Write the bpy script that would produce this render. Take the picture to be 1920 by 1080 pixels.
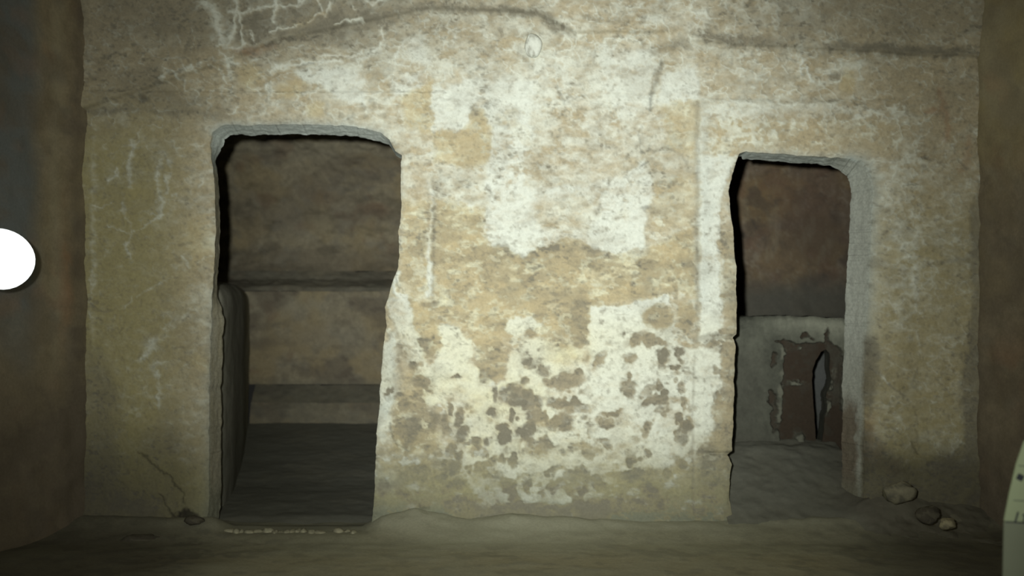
import bpy, math, random
import numpy as np
from mathutils import Vector

random.seed(7)
for o in list(bpy.data.objects):
    bpy.data.objects.remove(o)
scn = bpy.context.scene
COL = scn.collection

# ------------------------------------------------------------------ camera, world, light, exposure
F = 2350.0                    # focal length in pixels of the 1920x1080 frame
S = 470.0                     # pixels per metre on the back wall (y = 0, five metres from the camera)
CZ = 0.95                     # camera height
cam_d = bpy.data.cameras.new('camera')
cam = bpy.data.objects.new('camera', cam_d)
COL.objects.link(cam)
cam.location = (0, -5, CZ)
cam.rotation_euler = (math.pi / 2, 0, 0)
cam_d.sensor_width = 36
cam_d.lens = 36 * F / 1920
cam_d.clip_start = 0.02
cam_d.dof.use_dof = True          # the photograph is a little soft
cam_d.dof.focus_distance = 4.35
cam_d.dof.aperture_fstop = 2.2
scn.camera = cam

world = bpy.data.worlds.new('world')
scn.world = world
world.use_nodes = True
world.node_tree.nodes['Background'].inputs[0].default_value = (0.05, 0.05, 0.045, 1)
world.node_tree.nodes['Background'].inputs[1].default_value = 0.2


def lamp(name, kind, loc, power, color, radius):
    d = bpy.data.lights.new(name, kind)
    d.energy = power
    d.color = color
    d.shadow_soft_size = radius
    o = bpy.data.objects.new(name, d)
    COL.objects.link(o)
    o.location = loc
    return o


# the hand torch the picture was taken by: a beam and its dim spill, just above and left of the camera
TL = Vector((-0.145, -5.0, CZ + 0.09))
beam = lamp('torch_beam', 'SPOT', TL, 830, (0.985, 1.0, 0.935), 0.03)
beam.data.spot_size = math.radians(35.5)
beam.data.spot_blend = 1.0
beam.rotation_euler = (Vector((0.10, 0, CZ + 0.24)) - TL).to_track_quat('-Z', 'Y').to_euler()
corona = lamp('torch_corona', 'SPOT', TL, 400, (0.985, 1.0, 0.89), 0.03)
corona.data.spot_size = math.radians(62)
corona.data.spot_blend = 1.0
corona.rotation_euler = beam.rotation_euler
spill = lamp('torch_spill', 'POINT', TL, 34, (1.0, 0.98, 0.86), 0.02)

vs = scn.view_settings
vs.view_transform = 'Standard'
vs.look = 'None'
vs.gamma = 1
vs.use_curve_mapping = False
vs.exposure = 0.0

# ------------------------------------------------------------------ noise and masks (numpy)
RNG = np.random.RandomState(11)
LAT = RNG.rand(512, 512).astype(np.float32)


def vn(u, v, scale, seed=0):
    x = u / scale + seed * 37.31
    y = v / scale + seed * 17.77
    xi = np.floor(x).astype(np.int64); yi = np.floor(y).astype(np.int64)
    fx = x - xi; fy = y - yi
    fx = fx * fx * fx * (fx * (fx * 6 - 15) + 10); fy = fy * fy * fy * (fy * (fy * 6 - 15) + 10)
    a = LAT[yi & 511, xi & 511]; b = LAT[yi & 511, (xi + 1) & 511]
    c = LAT[(yi + 1) & 511, xi & 511]; d = LAT[(yi + 1) & 511, (xi + 1) & 511]
    return (a * (1 - fx) + b * fx) * (1 - fy) + (c * (1 - fx) + d * fx) * fy


def fbm(u, v, scale, seed=0, octs=4, gain=0.55):
    s = 0; amp = 1; tot = 0
    for k in range(octs):
        ang = 0.5 + k * 1.1
        ca, sa = math.cos(ang), math.sin(ang)
        s = s + amp * vn(u * ca - v * sa, u * sa + v * ca, scale / (2 ** k), seed * 7 + k)
        tot += amp; amp *= gain
    return s / tot


def sst(a, b, x):
    t = np.clip((x - a) / (b - a), 0, 1)
    return t * t * (3 - 2 * t)


def seg_dist(u, v, pts, closed):
    pts = np.asarray(pts, float)
    d = np.full(u.shape, 1e9)
    n = len(pts)
    for i in range(n if closed else n - 1):
        ax, ay = pts[i]; bx, by = pts[(i + 1) % n]
        ex, ey = bx - ax, by - ay
        t = np.clip(((u - ax) * ex + (v - ay) * ey) / (ex * ex + ey * ey + 1e-9), 0, 1)
        d = np.minimum(d, (u - ax - t * ex) ** 2 + (v - ay - t * ey) ** 2)
    return np.sqrt(d)


def poly_sd(u, v, pts):
    """signed distance, negative inside"""
    d = seg_dist(u, v, pts, True)
    ins = np.zeros(u.shape, bool)
    n = len(pts)
    for i in range(n):
        ax, ay = pts[i]; bx, by = pts[(i + 1) % n]
        if ay == by:
            continue
        c = ((ay > v) != (by > v)) & (u < (bx - ax) * (v - ay) / (by - ay) + ax)
        ins ^= c
    return np.where(ins, -d, d)


class Masks:
    """named scalar fields over a grid; shapes are given in the wall's own drawing units"""
    NAMES = ('P', 'G', 'O', 'R', 'D', 'W', 'K', 'L')

    def __init__(self, u, v, warp=7.0, seed=0):
        self.u, self.v = u, v
        self.wu = u + warp * 2.2 * (fbm(u, v, 46, seed + 1, 2) - .5) + warp * 1.3 * (fbm(u, v, 13, seed + 2, 2) - .5)
        self.wv = v + warp * 2.2 * (fbm(u, v, 46, seed + 3, 2) - .5) + warp * 1.3 * (fbm(u, v, 13, seed + 4, 2) - .5)
        self.wu += warp * .9 * (fbm(u, v, 6, seed + 5, 2) - .5)
        self.wv += warp * .9 * (fbm(u, v, 6, seed + 6, 2) - .5)
        self.m = {k: np.zeros(u.shape, np.float32) for k in self.NAMES}

    def _box(self, pts, pad):
        p = np.asarray(pts, float)
        ok = ((self.u > p[:, 0].min() - pad) & (self.u < p[:, 0].max() + pad) &
              (self.v > p[:, 1].min() - pad) & (self.v < p[:, 1].max() + pad))
        return ok

    def _mix(self, name, ok, w, val):
        a = self.m[name][ok]
        self.m[name][ok] = a * (1 - w) + val * w

    def poly(self, name, pts, val=1.0, soft=5, k=1.0):
        ok = self._box(pts, soft + 30)
        if not ok.any():
            return
        sd = poly_sd(self.wu[ok], self.wv[ok], pts)
        self._mix(name, ok, sst(soft, -soft, sd) * k, val)

    def ell(self, name, cx, cy, rx, ry, val=1.0, ang=0, soft=.35, k=1.0):
        r = max(rx, ry)
        ok = self._box([(cx - r, cy - r), (cx + r, cy + r)], 34)
        if not ok.any():
            return
        a = math.radians(ang)
        dx = self.wu[ok] - cx; dy = self.wv[ok] - cy
        x = (dx * math.cos(a) + dy * math.sin(a)) / rx; y = (-dx * math.sin(a) + dy * math.cos(a)) / ry
        self._mix(name, ok, sst(1 + soft, 1 - soft, np.sqrt(x * x + y * y)) * k, val)

    def line(self, name, pts, w, val=1.0, k=1.0, warp=True):
        ok = self._box(pts, 4 * w + 24)
        if not ok.any():
            return
        uu, vv = (self.wu[ok], self.wv[ok]) if warp else (self.u[ok], self.v[ok])
        if not warp:
            uu = uu + 3 * (fbm(self.u[ok], self.v[ok], 30, 91, 3) - .5)
            vv = vv + 3 * (fbm(self.u[ok], self.v[ok], 30, 92, 3) - .5)
        d = seg_dist(uu, vv, pts, False)
        self._mix(name, ok, np.exp(-(d / w) ** 2) * k, val)


# ------------------------------------------------------------------ mesh helpers
def link(o, parent=None):
    COL.objects.link(o)
    if parent is not None:
        o.parent = parent
    return o


def mk(name, co, quads, mat, parent=None, masks=None, tris=None, smooth=True):
    me = bpy.data.meshes.new(name)
    co = np.asarray(co, np.float32).reshape(-1, 3)
    quads = np.asarray(quads, np.int32).reshape(-1, 4)
    me.vertices.add(len(co)); me.vertices.foreach_set('co', co.ravel())
    me.loops.add(quads.size); me.loops.foreach_set('vertex_index', quads.ravel())
    me.polygons.add(len(quads))
    me.polygons.foreach_set('loop_start', np.arange(0, quads.size, 4, dtype=np.int32))
    me.polygons.foreach_set('loop_total', np.full(len(quads), 4, np.int32))
    me.polygons.foreach_set('use_smooth', np.full(len(quads), smooth, bool))
    me.update(calc_edges=True)
    if masks is not None:
        for an, keys in (('mask_a', 'PGOR'), ('mask_b', 'DWKL')):
            at = me.attributes.new(an, 'FLOAT_COLOR', 'POINT')
            arr = np.stack([np.asarray(masks[k], np.float32).ravel() for k in keys], 1)
            at.data.foreach_set('color', arr.ravel())
    me.materials.append(mat)
    o = bpy.data.objects.new(name, me)
    return link(o, parent)


def subset(name, co, quads, masks, mat, parent=None):
    used = np.unique(quads)
    remap = np.full(len(co), -1, np.int64); remap[used] = np.arange(len(used))
    return mk(name, co[used], remap[quads], mat, parent, {k: v.ravel()[used] for k, v in masks.items()})


def grid_quads(ny, nx):
    i = np.arange(ny * nx).reshape(ny, nx)
    return np.stack([i[:-1, :-1], i[1:, :-1], i[1:, 1:], i[:-1, 1:]], -1).reshape(-1, 4)


def struct(o):
    o['kind'] = 'structure'
    return o


def empty(name, loc=(0, 0, 0)):
    o = bpy.data.objects.new(name, None)
    o.empty_display_size = 0.1
    o.location = loc
    return link(o)


def tag(o, label, cat, group=None):
    o['label'] = label
    o['category'] = cat
    if group:
        o['group'] = group
    return o


# ------------------------------------------------------------------ materials
def stone_mat(name, tan=(.395, .35, .25), plaster=(.66, .70, .64), grime=(.20, .188, .145), ochre=(.465, .395, .24),
              red=(.33, .18, .10), dust=(.21, .22, .165), blue=(.46, .51, .48), dark=(.03, .027, .022),
              olive=(.36, .33, .165), fine=.65, scale=1.0):
    m = bpy.data.materials.new(name)
    m.use_nodes = True
    nt = m.node_tree
    N, L = nt.nodes, nt.links
    b = N['Principled BSDF']
    b.inputs['Roughness'].default_value = 0.92
    b.inputs['Specular IOR Level'].default_value = 0.12
    tc = N.new('ShaderNodeTexCoord')

    def noise(sc, det=4, rough=.6, dist=0.0):
        n = N.new('ShaderNodeTexNoise')
        n.inputs['Scale'].default_value = sc * scale
        n.inputs['Detail'].default_value = det
        n.inputs['Roughness'].default_value = rough
        n.inputs['Distortion'].default_value = dist
        L.new(tc.outputs['Object'], n.inputs['Vector'])
        return n

    def ramp(src, a, c, va, vc):
        r = N.new('ShaderNodeMapRange')
        r.inputs['From Min'].default_value = a; r.inputs['From Max'].default_value = c
        r.inputs['To Min'].default_value = va; r.inputs['To Max'].default_value = vc
        L.new(src, r.inputs['Value'])
        return r.outputs['Result']

    def mix(fac, a, c, mode='MIX'):
        x = N.new('ShaderNodeMix'); x.data_type = 'RGBA'; x.blend_type = mode
        for sock, v in ((x.inputs['Factor'], fac), (x.inputs['A'], a), (x.inputs['B'], c)):
            if isinstance(v, (int, float)):
                sock.default_value = v
            elif isinstance(v, tuple):
                sock.default_value = (*v, 1)
            else:
                L.new(v, sock)
        return x.outputs['Result']

    a1 = N.new('ShaderNodeAttribute'); a1.attribute_name = 'mask_a'
    a2 = N.new('ShaderNodeAttribute'); a2.attribute_name = 'mask_b'
    s1 = N.new('ShaderNodeSeparateColor'); L.new(a1.outputs['Color'], s1.inputs[0])
    s2 = N.new('ShaderNodeSeparateColor'); L.new(a2.outputs['Color'], s2.inputs[0])
    n1 = noise(26, 5, .62, .6)
    n2 = noise(95, 4, .6)
    base = mix(ramp(n1.outputs['Fac'], .35, .65, 0, 1), tuple(c * .84 for c in tan), tuple(c * 1.16 for c in tan))
    c = mix(s1.outputs[2], base, ochre)
    c = mix(a2.outputs['Alpha'], c, olive)
    cream = tuple(p * q for p, q in zip(plaster, (1.0, .93, .72)))
    c = mix(s1.outputs[0], c, mix(s1.outputs[2], plaster, cream))
    c = mix(s2.outputs[1], c, blue)
    c = mix(a1.outputs['Alpha'], c, red)
    c = mix(s1.outputs[1], c, grime)
    c = mix(s2.outputs[0], c, dust)
    c = mix(s2.outputs[2], c, dark)
    c = mix(1.0, c, mix(ramp(n2.outputs['Fac'], .3, .7, 0, 1), (1 - .16 * fine,) * 3, (1 + .12 * fine,) * 3), 'MULTIPLY')
    L.new(c, b.inputs['Base Color'])
    bp = N.new('ShaderNodeBump')
    bp.inputs['Strength'].default_value = .2
    bp.inputs['Distance'].default_value = .004
    n3 = noise(70, 5, .65, .4)
    L.new(n3.outputs['Fac'], bp.inputs['Height'])
    L.new(bp.outputs['Normal'], b.inputs['Normal'])
    return m


M_WALL = stone_mat('plastered_rock')
M_REVEAL = stone_mat('doorway_plaster', plaster=(.58, .60, .54), blue=(.58, .655, .63), red=(.15, .095, .06), fine=1.3)
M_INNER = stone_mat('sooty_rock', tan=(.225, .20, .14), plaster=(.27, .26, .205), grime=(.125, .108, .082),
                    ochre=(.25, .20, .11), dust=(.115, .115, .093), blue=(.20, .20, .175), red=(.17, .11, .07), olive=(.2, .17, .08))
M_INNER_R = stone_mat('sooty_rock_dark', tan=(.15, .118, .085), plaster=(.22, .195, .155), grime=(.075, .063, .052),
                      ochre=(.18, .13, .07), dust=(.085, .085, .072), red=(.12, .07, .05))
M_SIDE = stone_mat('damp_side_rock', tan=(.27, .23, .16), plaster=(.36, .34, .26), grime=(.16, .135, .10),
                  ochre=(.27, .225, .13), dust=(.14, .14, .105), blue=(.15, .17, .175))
M_FLOOR = stone_mat('dusty_floor', tan=(.27, .255, .175), plaster=(.46, .46, .37), grime=(.075, .068, .052),
                    ochre=(.32, .27, .15), dust=(.33, .33, .25))
M_EARTH = stone_mat('fine_grey_earth', tan=(.185, .18, .14), plaster=(.26, .25, .20), grime=(.105, .095, .07), dust=(.18, .185, .155), red=(.085, .055, .042), fine=.4)
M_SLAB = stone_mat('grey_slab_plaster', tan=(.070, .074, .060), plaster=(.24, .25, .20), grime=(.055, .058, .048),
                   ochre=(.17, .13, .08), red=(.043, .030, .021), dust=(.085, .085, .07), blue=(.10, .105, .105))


# ------------------------------------------------------------------ pixel units on a plane at depth y
def px_x(px, y=0.0):
    return (px - 960) * (5 + y) / F


def px_z(py, y=0.0):
    return CZ + (540 - py) * (5 + y) / F


# ------------------------------------------------------------------ a carved face with openings and their reveals
def carved(u0, u1, v0, v1, step, y0, sd_fn, field_fn, depth, layers, lateral_fn, mask_fn):
    """height field on the plane y = y0 in drawing units; material where sd > 0. Returns front and rim data."""
    us = np.arange(u0, u1 + .1, step); vsx = np.arange(v0, v1 + .1, step)
    U, V = np.meshgrid(us, vsx)
    sd = sd_fn(U, V)
    gy, gx = np.gradient(sd, step)
    inside = sd < 0
    fin = (sd[:-1, :-1] + sd[1:, :-1] + sd[1:, 1:] + sd[:-1, 1:]) < 0
    ny, nx = U.shape
    pad = np.zeros((ny + 1, nx + 1), bool); pad[1:-1, 1:-1] = fin
    anyin = pad[:-1, :-1] | pad[1:, :-1] | pad[:-1, 1:] | pad[1:, 1:]
    padk = np.zeros((ny + 1, nx + 1), bool); padk[1:-1, 1:-1] = ~fin
    anyk = padk[:-1, :-1] | padk[1:, :-1] | padk[:-1, 1:] | padk[1:, 1:]
    bnd = anyin & anyk
    sm = sd.copy()
    for _ in range(14):
        sm[1:-1] = (sm[:-2] + 2 * sm[1:-1] + sm[2:]) / 4
        sm[:, 1:-1] = (sm[:, :-2] + 2 * sm[:, 1:-1] + sm[:, 2:]) / 4
    hy, hx_ = np.gradient(sm, step)
    g2 = np.maximum(gx * gx + gy * gy, .2)
    mu = np.clip(-sd * gx / g2, -1.6 * step, 1.6 * step); mv = np.clip(-sd * gy / g2, -1.6 * step, 1.6 * step)
    Us = U + np.where(bnd, mu, 0); Vs = V + np.where(bnd, mv, 0)
    masks, h = field_fn(Us, Vs, sd)
    co = np.stack([px_x(Us, y0), y0 - h, px_z(Vs, y0)], -1).reshape(-1, 3)
    q = grid_quads(ny, nx)
    keep = ~fin.ravel()
    # rim edges: between a kept and a removed cell
    idx = np.arange(ny * nx).reshape(ny, nx)
    e = []
    a = fin[:, :-1] != fin[:, 1:]
    r, c = np.nonzero(a); left_in = fin[r, c]
    p, s = idx[r, c + 1], idx[r + 1, c + 1]
    e.append(np.stack([np.where(left_in, p, s), np.where(left_in, s, p)], 1))
    a = fin[:-1, :] != fin[1:, :]
    r, c = np.nonzero(a); top_in = fin[r, c]
    p, s = idx[r + 1, c], idx[r + 1, c + 1]
    e.append(np.stack([np.where(top_in, s, p), np.where(top_in, p, s)], 1))
    e = np.concatenate(e)
    bv, inv = np.unique(e, return_inverse=True)
    inv = inv.reshape(e.shape)
    n = len(bv)
    bu, bvv = Us.ravel()[bv], Vs.ravel()[bv]
    nu, nv = hx_.ravel()[bv], hy.ravel()[bv]
    ln = np.sqrt(nu * nu + nv * nv) + 1e-6
    nu, nv = nu / ln, nv / ln
    lat = lateral_fn(bu, bvv)
    dep = depth(bu, bvv) if callable(depth) else depth
    rc = []; rm = {k: [] for k in Masks.NAMES}
    fy = co[bv, 1]
    for k in range(layers + 1):
        t = k / layers
        s = lat * t + (3.5 * (fbm(bu + bvv * .7, np.full(n, 900.0 + k * 30), 20, 5, 3) - .5)) * min(1, 3 * t)
        rc.append(np.stack([px_x(bu - nu * s, y0), fy + dep * t, px_z(bvv - nv * s, y0)], 1))
        mm = mask_fn(bu, bvv, np.full(n, t))
        for kk in Masks.NAMES:
            front = masks[kk].ravel()[bv]
            w = min(1, t * 5)
            rm[kk].append(front * (1 - w) + mm[kk] * w)
    rc = np.concatenate(rc)
    rq = []
    for k in range(layers):
        A = inv[:, 0] + k * n; B = inv[:, 1] + k * n
        rq.append(np.stack([A, B, B + n, A + n], 1))
    rq = np.concatenate(rq)
    rm = {k: np.concatenate(v) for k, v in rm.items()}
    cu = (U[:-1, :-1] + step / 2).ravel(); cv = (V[:-1, :-1] + step / 2).ravel()
    ecu = np.tile(((bu[inv[:, 0]] + bu[inv[:, 1]]) / 2), layers)
    ecv = np.tile(((bvv[inv[:, 0]] + bvv[inv[:, 1]]) / 2), layers)
    return dict(co=co, q=q, keep=keep, masks=masks, cu=cu, cv=cv, rco=rc, rq=rq, rm=rm, ru=ecu, rv=ecv)


# ------------------------------------------------------------------ the back wall
DOOR_L = [(388, 1040), (390, 900), (390, 800), (391, 700), (394, 600), (399, 545), (403, 480), (404, 420), (402, 345),
          (396, 305), (392, 272), (397, 247), (413, 236), (440, 233), (500, 234), (560, 231), (620, 234), (680, 239),
          (712, 246), (730, 262), (740, 282), (752, 290), (751, 330), (752, 380), (748, 430), (749, 478), (744, 508),
          (733, 538), (723, 575), (725, 612), (719, 650), (715, 700), (711, 760), (707, 820), (704, 880), (701, 930),
          (699, 1040)]
DOOR_R = [(1372, 1040), (1371, 965), (1368, 935), (1368, 900), (1372, 872), (1363, 853), (1372, 846), (1374, 800),
          (1376, 740), (1378, 680), (1379, 650), (1374, 633), (1380, 627), (1381, 560), (1381, 500), (1376, 462),
          (1374, 425), (1369, 388), (1367, 355), (1374, 320), (1386, 289), (1400, 285), (1450, 287), (1500, 291),
          (1560, 295), (1596, 297), (1617, 302), (1631, 314), (1638, 332), (1641, 360), (1640, 400), (1636, 470), (1632, 540),
          (1629, 600), (1627, 700), (1625, 800), (1624, 900), (1622, 1040)]


def sd_back(U, V):
    wu = U + 5 * (fbm(U, V, 22, 31, 3) - .5)
    wv = V + 5 * (fbm(U, V, 22, 32, 3) - .5)
    d = np.full(U.shape, 400.0)
    for poly in (DOOR_L, DOOR_R):
        p = np.array(poly)
        ok = (U > p[:, 0].min() - 120) & (U < p[:, 0].max() + 120) & (V > p[:, 1].min() - 120)
        s = poly_sd(wu[ok], wv[ok], poly)
        d[ok] = np.minimum(d[ok], s)
    return d


def wall_fields(U, V, sd):
    M = Masks(U, V, 7.0)
    m = M.m
    f1 = fbm(U, V, 120, 41, 4)
    f2 = fbm(U * .75, V * 1.15, 34, 42, 4)
    f3 = fbm(U * .8, V * 1.2, 13, 43, 3)
    # ---- broad plaster cover
    cen = np.exp(-((U - 1010) / 360) ** 2 - ((V - 230) / 230) ** 2)
    m['P'][:] = .28 + .36 * cen
    m['O'][:] = .18 + .5 * np.exp(-((U - 950) / 330) ** 2 - ((V - 560) / 120) ** 2)
    m['L'][:] = .75 * sst(420, 250, U) * sst(120, 330, V) + .45 * sst(1400, 1700, U) * sst(250, 500, V) + .35 * sst(700, 950, V)
    m['G'][:] = .58 * sst(170, 30, V) * sst(1150, 600, U) + .40 * sst(120, 40, V) * sst(1250, 1500, U)
    m['P'][:] -= .22 * sst(430, 300, U) + .10 * sst(1450, 1750, U)
    P, G, O, R, D, W, K = (m[k] for k in 'PGORDWK')
    # ---- white plaster fields
    M.poly('P', [(812, 165), (880, 150), (1000, 148), (1003, 205), (960, 205), (925, 218), (918, 228), (898, 200), (880, 206), (876, 238), (850, 247), (815, 248)], .92, 10)
    M.poly('P', [(918, 215), (985, 205), (1005, 260), (980, 300), (978, 345), (1040, 350), (1100, 345), (1170, 335), (1205, 300), (1225, 345), (1210, 430), (1203, 466), (1150, 474), (1120, 470), (1095, 452), (1050, 447), (1015, 470), (985, 480), (950, 467), (914, 458), (914, 330), (922, 260)], .86, 8)
    M.poly('P', [(1000, 215), (1090, 210), (1120, 330), (1000, 345), (985, 300)], .52, 18)
    M.poly('P', [(1000, 380), (1120, 350), (1130, 440), (1000, 430)], .58, 16)
    M.poly('P', [(1100, 420), (1160, 395), (1205, 425), (1200, 466), (1120, 470)], 1, 10)
    M.poly('P', [(925, 420), (1010, 430), (1010, 470), (985, 480), (920, 458)], 1, 8)
    M.poly('P', [(1108, 572), (1150, 578), (1185, 572), (1222, 560), (1250, 553), (1262, 600), (1268, 640), (1295, 690), (1295, 745), (1200, 748), (1140, 722), (1098, 684), (1108, 640), (1104, 610)], .97, 4)
    M.poly('P', [(945, 617), (953, 600), (975, 592), (1000, 597), (1035, 605), (1030, 617), (990, 626), (960, 634)], 1, 3)
    M.poly('P', [(803, 605), (820, 603), (850, 614), (885, 637), (884, 660), (872, 678), (895, 682), (895, 718), (920, 732), (915, 752), (850, 757), (800, 762), (792, 700), (822, 680), (830, 650)], .95, 4)
    M.poly('P', [(800, 690), (860, 700), (920, 735), (942, 720), (955, 662), (990, 641), (1060, 640), (1090, 668), (1110, 690), (1200, 745), (1290, 760), (1300, 830), (1250, 880), (1200, 872), (1110, 945), (900, 945), (862, 880), (872, 830), (832, 760), (790, 742)], .86, 8)
    M.poly('P', [(1311, 190), (1400, 192), (1384, 284), (1354, 360), (1352, 440), (1347, 480), (1352, 560), (1348, 625), (1310, 642)], .92, 6)
    M.poly('P', [(1284, 655), (1350, 642), (1352, 720), (1332, 800), (1300, 860), (1288, 700)], .92, 6)
    M.poly('P', [(1305, 188), (1500, 194), (1700, 205), (1720, 232), (1500, 240), (1385, 287), (1312, 290)], .60, 10)
    M.poly('P', [(1645, 330), (1715, 230), (1722, 300), (1722, 520), (1690, 560), (1668, 420)], .42, 16)
    M.poly('P', [(553, 130), (672, 126), (686, 150), (682, 196), (640, 190), (602, 166), (560, 160)], .82, 9)
    M.poly('P', [(735, 152), (800, 138), (812, 175), (770, 182), (738, 178)], .80, 10)
    M.poly('P', [(760, 70), (800, 66), (812, 118), (770, 122)], .7, 12)
    M.poly('P', [(1245, 140), (1302, 128), (1314, 186), (1280, 197), (1238, 190)], .92, 8)
    M.poly('P', [(1130, 90), (1215, 80), (1232, 130), (1220, 215), (1160, 220), (1128, 160)], .72, 16)
    M.poly('P', [(1262, 18), (1325, 14), (1340, 48), (1290, 58)], .6, 12)
    M.poly('P', [(1205, 30), (1265, 26), (1270, 46), (1210, 48)], .65, 8)
    M.poly('P', [(760, 262), (815, 250), (815, 340), (760, 345)], .45, 14)
    M.poly('P', [(918, 480), (945, 476), (1000, 500), (985, 520), (940, 522), (915, 500)], .62, 8, .8)
    for x, y, rx, ry in ((880, 540, 16, 12), (838, 547, 9, 20), (845, 575, 7, 22), (925, 500, 12, 8), (1130, 490, 26, 9),
                         (1115, 530, 14, 9), (1150, 525, 16, 10), (1240, 505, 9, 6), (1262, 490, 9, 5), (1268, 486, 14, 5),
                         (1275, 545, 10, 14), (975, 500, 30, 8), (860, 470, 14, 6), (850, 440, 12, 6), (868, 390, 18, 14),
                         (1283, 420, 10, 7), (1275, 378, 9, 9), (1255, 385, 12, 12)):
        M.ell('P', x, y, rx, ry, .9, 0, .5, .85)
    M.line('P', [(808, 340), (809, 440), (806, 520), (800, 545)], 6, .85, .7)
    M.line('P', [(800, 470), (803, 520), (801, 548)], 8, .95, .9)
    M.line('P', [(817, 165), (816, 240)], 7, .9, .6)
    # crust along the worn jamb of the left doorway
    M.poly('P', [(730, 560), (765, 552), (772, 590), (786, 645), (800, 690), (796, 720), (780, 700), (752, 650), (738, 610), (724, 580)], .72, 5)
    M.poly('P', [(734, 622), (744, 640), (749, 690), (746, 735), (730, 800), (716, 830), (706, 800), (712, 720), (722, 650)], .80, 5)
    M.line('P', [(746, 512), (738, 530), (738, 548), (758, 556), (768, 575)], 5, 1, 1)
    M.line('P', [(768, 575), (776, 610), (786, 650), (800, 680)], 7, .95, .9)
    M.line('P', [(760, 760), (746, 800), (726, 818)], 10, .8, .6)
    M.line('W', [(734, 625), (738, 680), (744, 730), (722, 770)], 12, .7, .7)
    # ---- bare ochre stone
    for pts, pv, ov in (
        ([(815, 248), (850, 250), (880, 235), (884, 205), (902, 212), (914, 240), (916, 300), (892, 312), (850, 306), (818, 302)], .16, .75),
        ([(816, 375), (905, 392), (914, 460), (948, 472), (985, 482), (1016, 472), (1052, 455), (1098, 458), (1128, 480), (1200, 478), (1228, 460), (1262, 440), (1302, 425), (1304, 560), (1262, 548), (1204, 560), (1106, 568), (1104, 640), (1090, 655), (1078, 645), (1064, 625), (1030, 640), (1000, 625), (1034, 604), (990, 592), (950, 598), (938, 640), (932, 690), (912, 720), (894, 700), (892, 642), (858, 608), (818, 592)], .10, .82),
        ([(752, 375), (806, 380), (800, 545), (780, 552), (752, 520)], .18, .75),
        ([(770, 552), (815, 590), (828, 660), (800, 668), (782, 620)], .12, .9),
        ([(752, 185), (812, 150), (812, 248), (762, 240)], .22, .75),
        ([(1240, 200), (1306, 190), (1306, 300), (1250, 280)], .28, .6),
        ([(1225, 345), (1306, 320), (1304, 420), (1230, 440)], .26, .5),
        ([(740, 700), (795, 700), (800, 770), (830, 830), (800, 860), (742, 850), (735, 770)], .15, .7),
    ):
        M.poly('P', pts, pv, 7, .85)
        M.poly('O', pts, ov, 9)
    for x, y, rx, ry, pv in ((1060, 648, 52, 30, .62), (795, 720, 60, 30, .62)):
        M.ell('O', x, y, rx, ry, .7, 0, .5, .6)
    M.ell('P', 1060, 665, 50, 22, .62, 0, .4, .7)
    for pts in ([(920, 485), (960, 482), (996, 512), (960, 530), (930, 520)], [(1100, 500), (1190, 485), (1200, 520), (1120, 552)]):
        M.poly('P', pts, .42, 14, .7)
    # scattered flecks of lime on the ochre and of bare stone in the lime
    m['P'] += .34 * sst(.56, .70, f3) * sst(.5, .2, P) * sst(1500, 1250, U) * sst(480, 760, U)
    m['P'] -= .55 * sst(.57, .72, f2) * sst(.2, .5, P) * sst(520, 380, V) * sst(140, 220, V) * .55
    # browner spots in the bare stone
    for x, y, rx, ry, g in ((1012, 592, 14, 16, .30), (1086, 575, 16, 40, .28), (1090, 640, 14, 10, .35), (1232, 595, 26, 23, .34),
                            (1283, 592, 17, 24, .30), (905, 705, 13, 18, .34), (1030, 560, 40, 18, .14), (925, 690, 22, 25, .2),
                            (793, 640, 12, 8, .3), (806, 568, 16, 6, .35), (1000, 520, 30, 8, .1), (1060, 480, 60, 14, .12)):
        M.ell('P', x, y, rx, ry, .02, 0, .3)
        M.ell('O', x, y, rx, ry, .75, 0, .3)
        M.ell('G', x, y, rx, ry, g, 0, .6)
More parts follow.
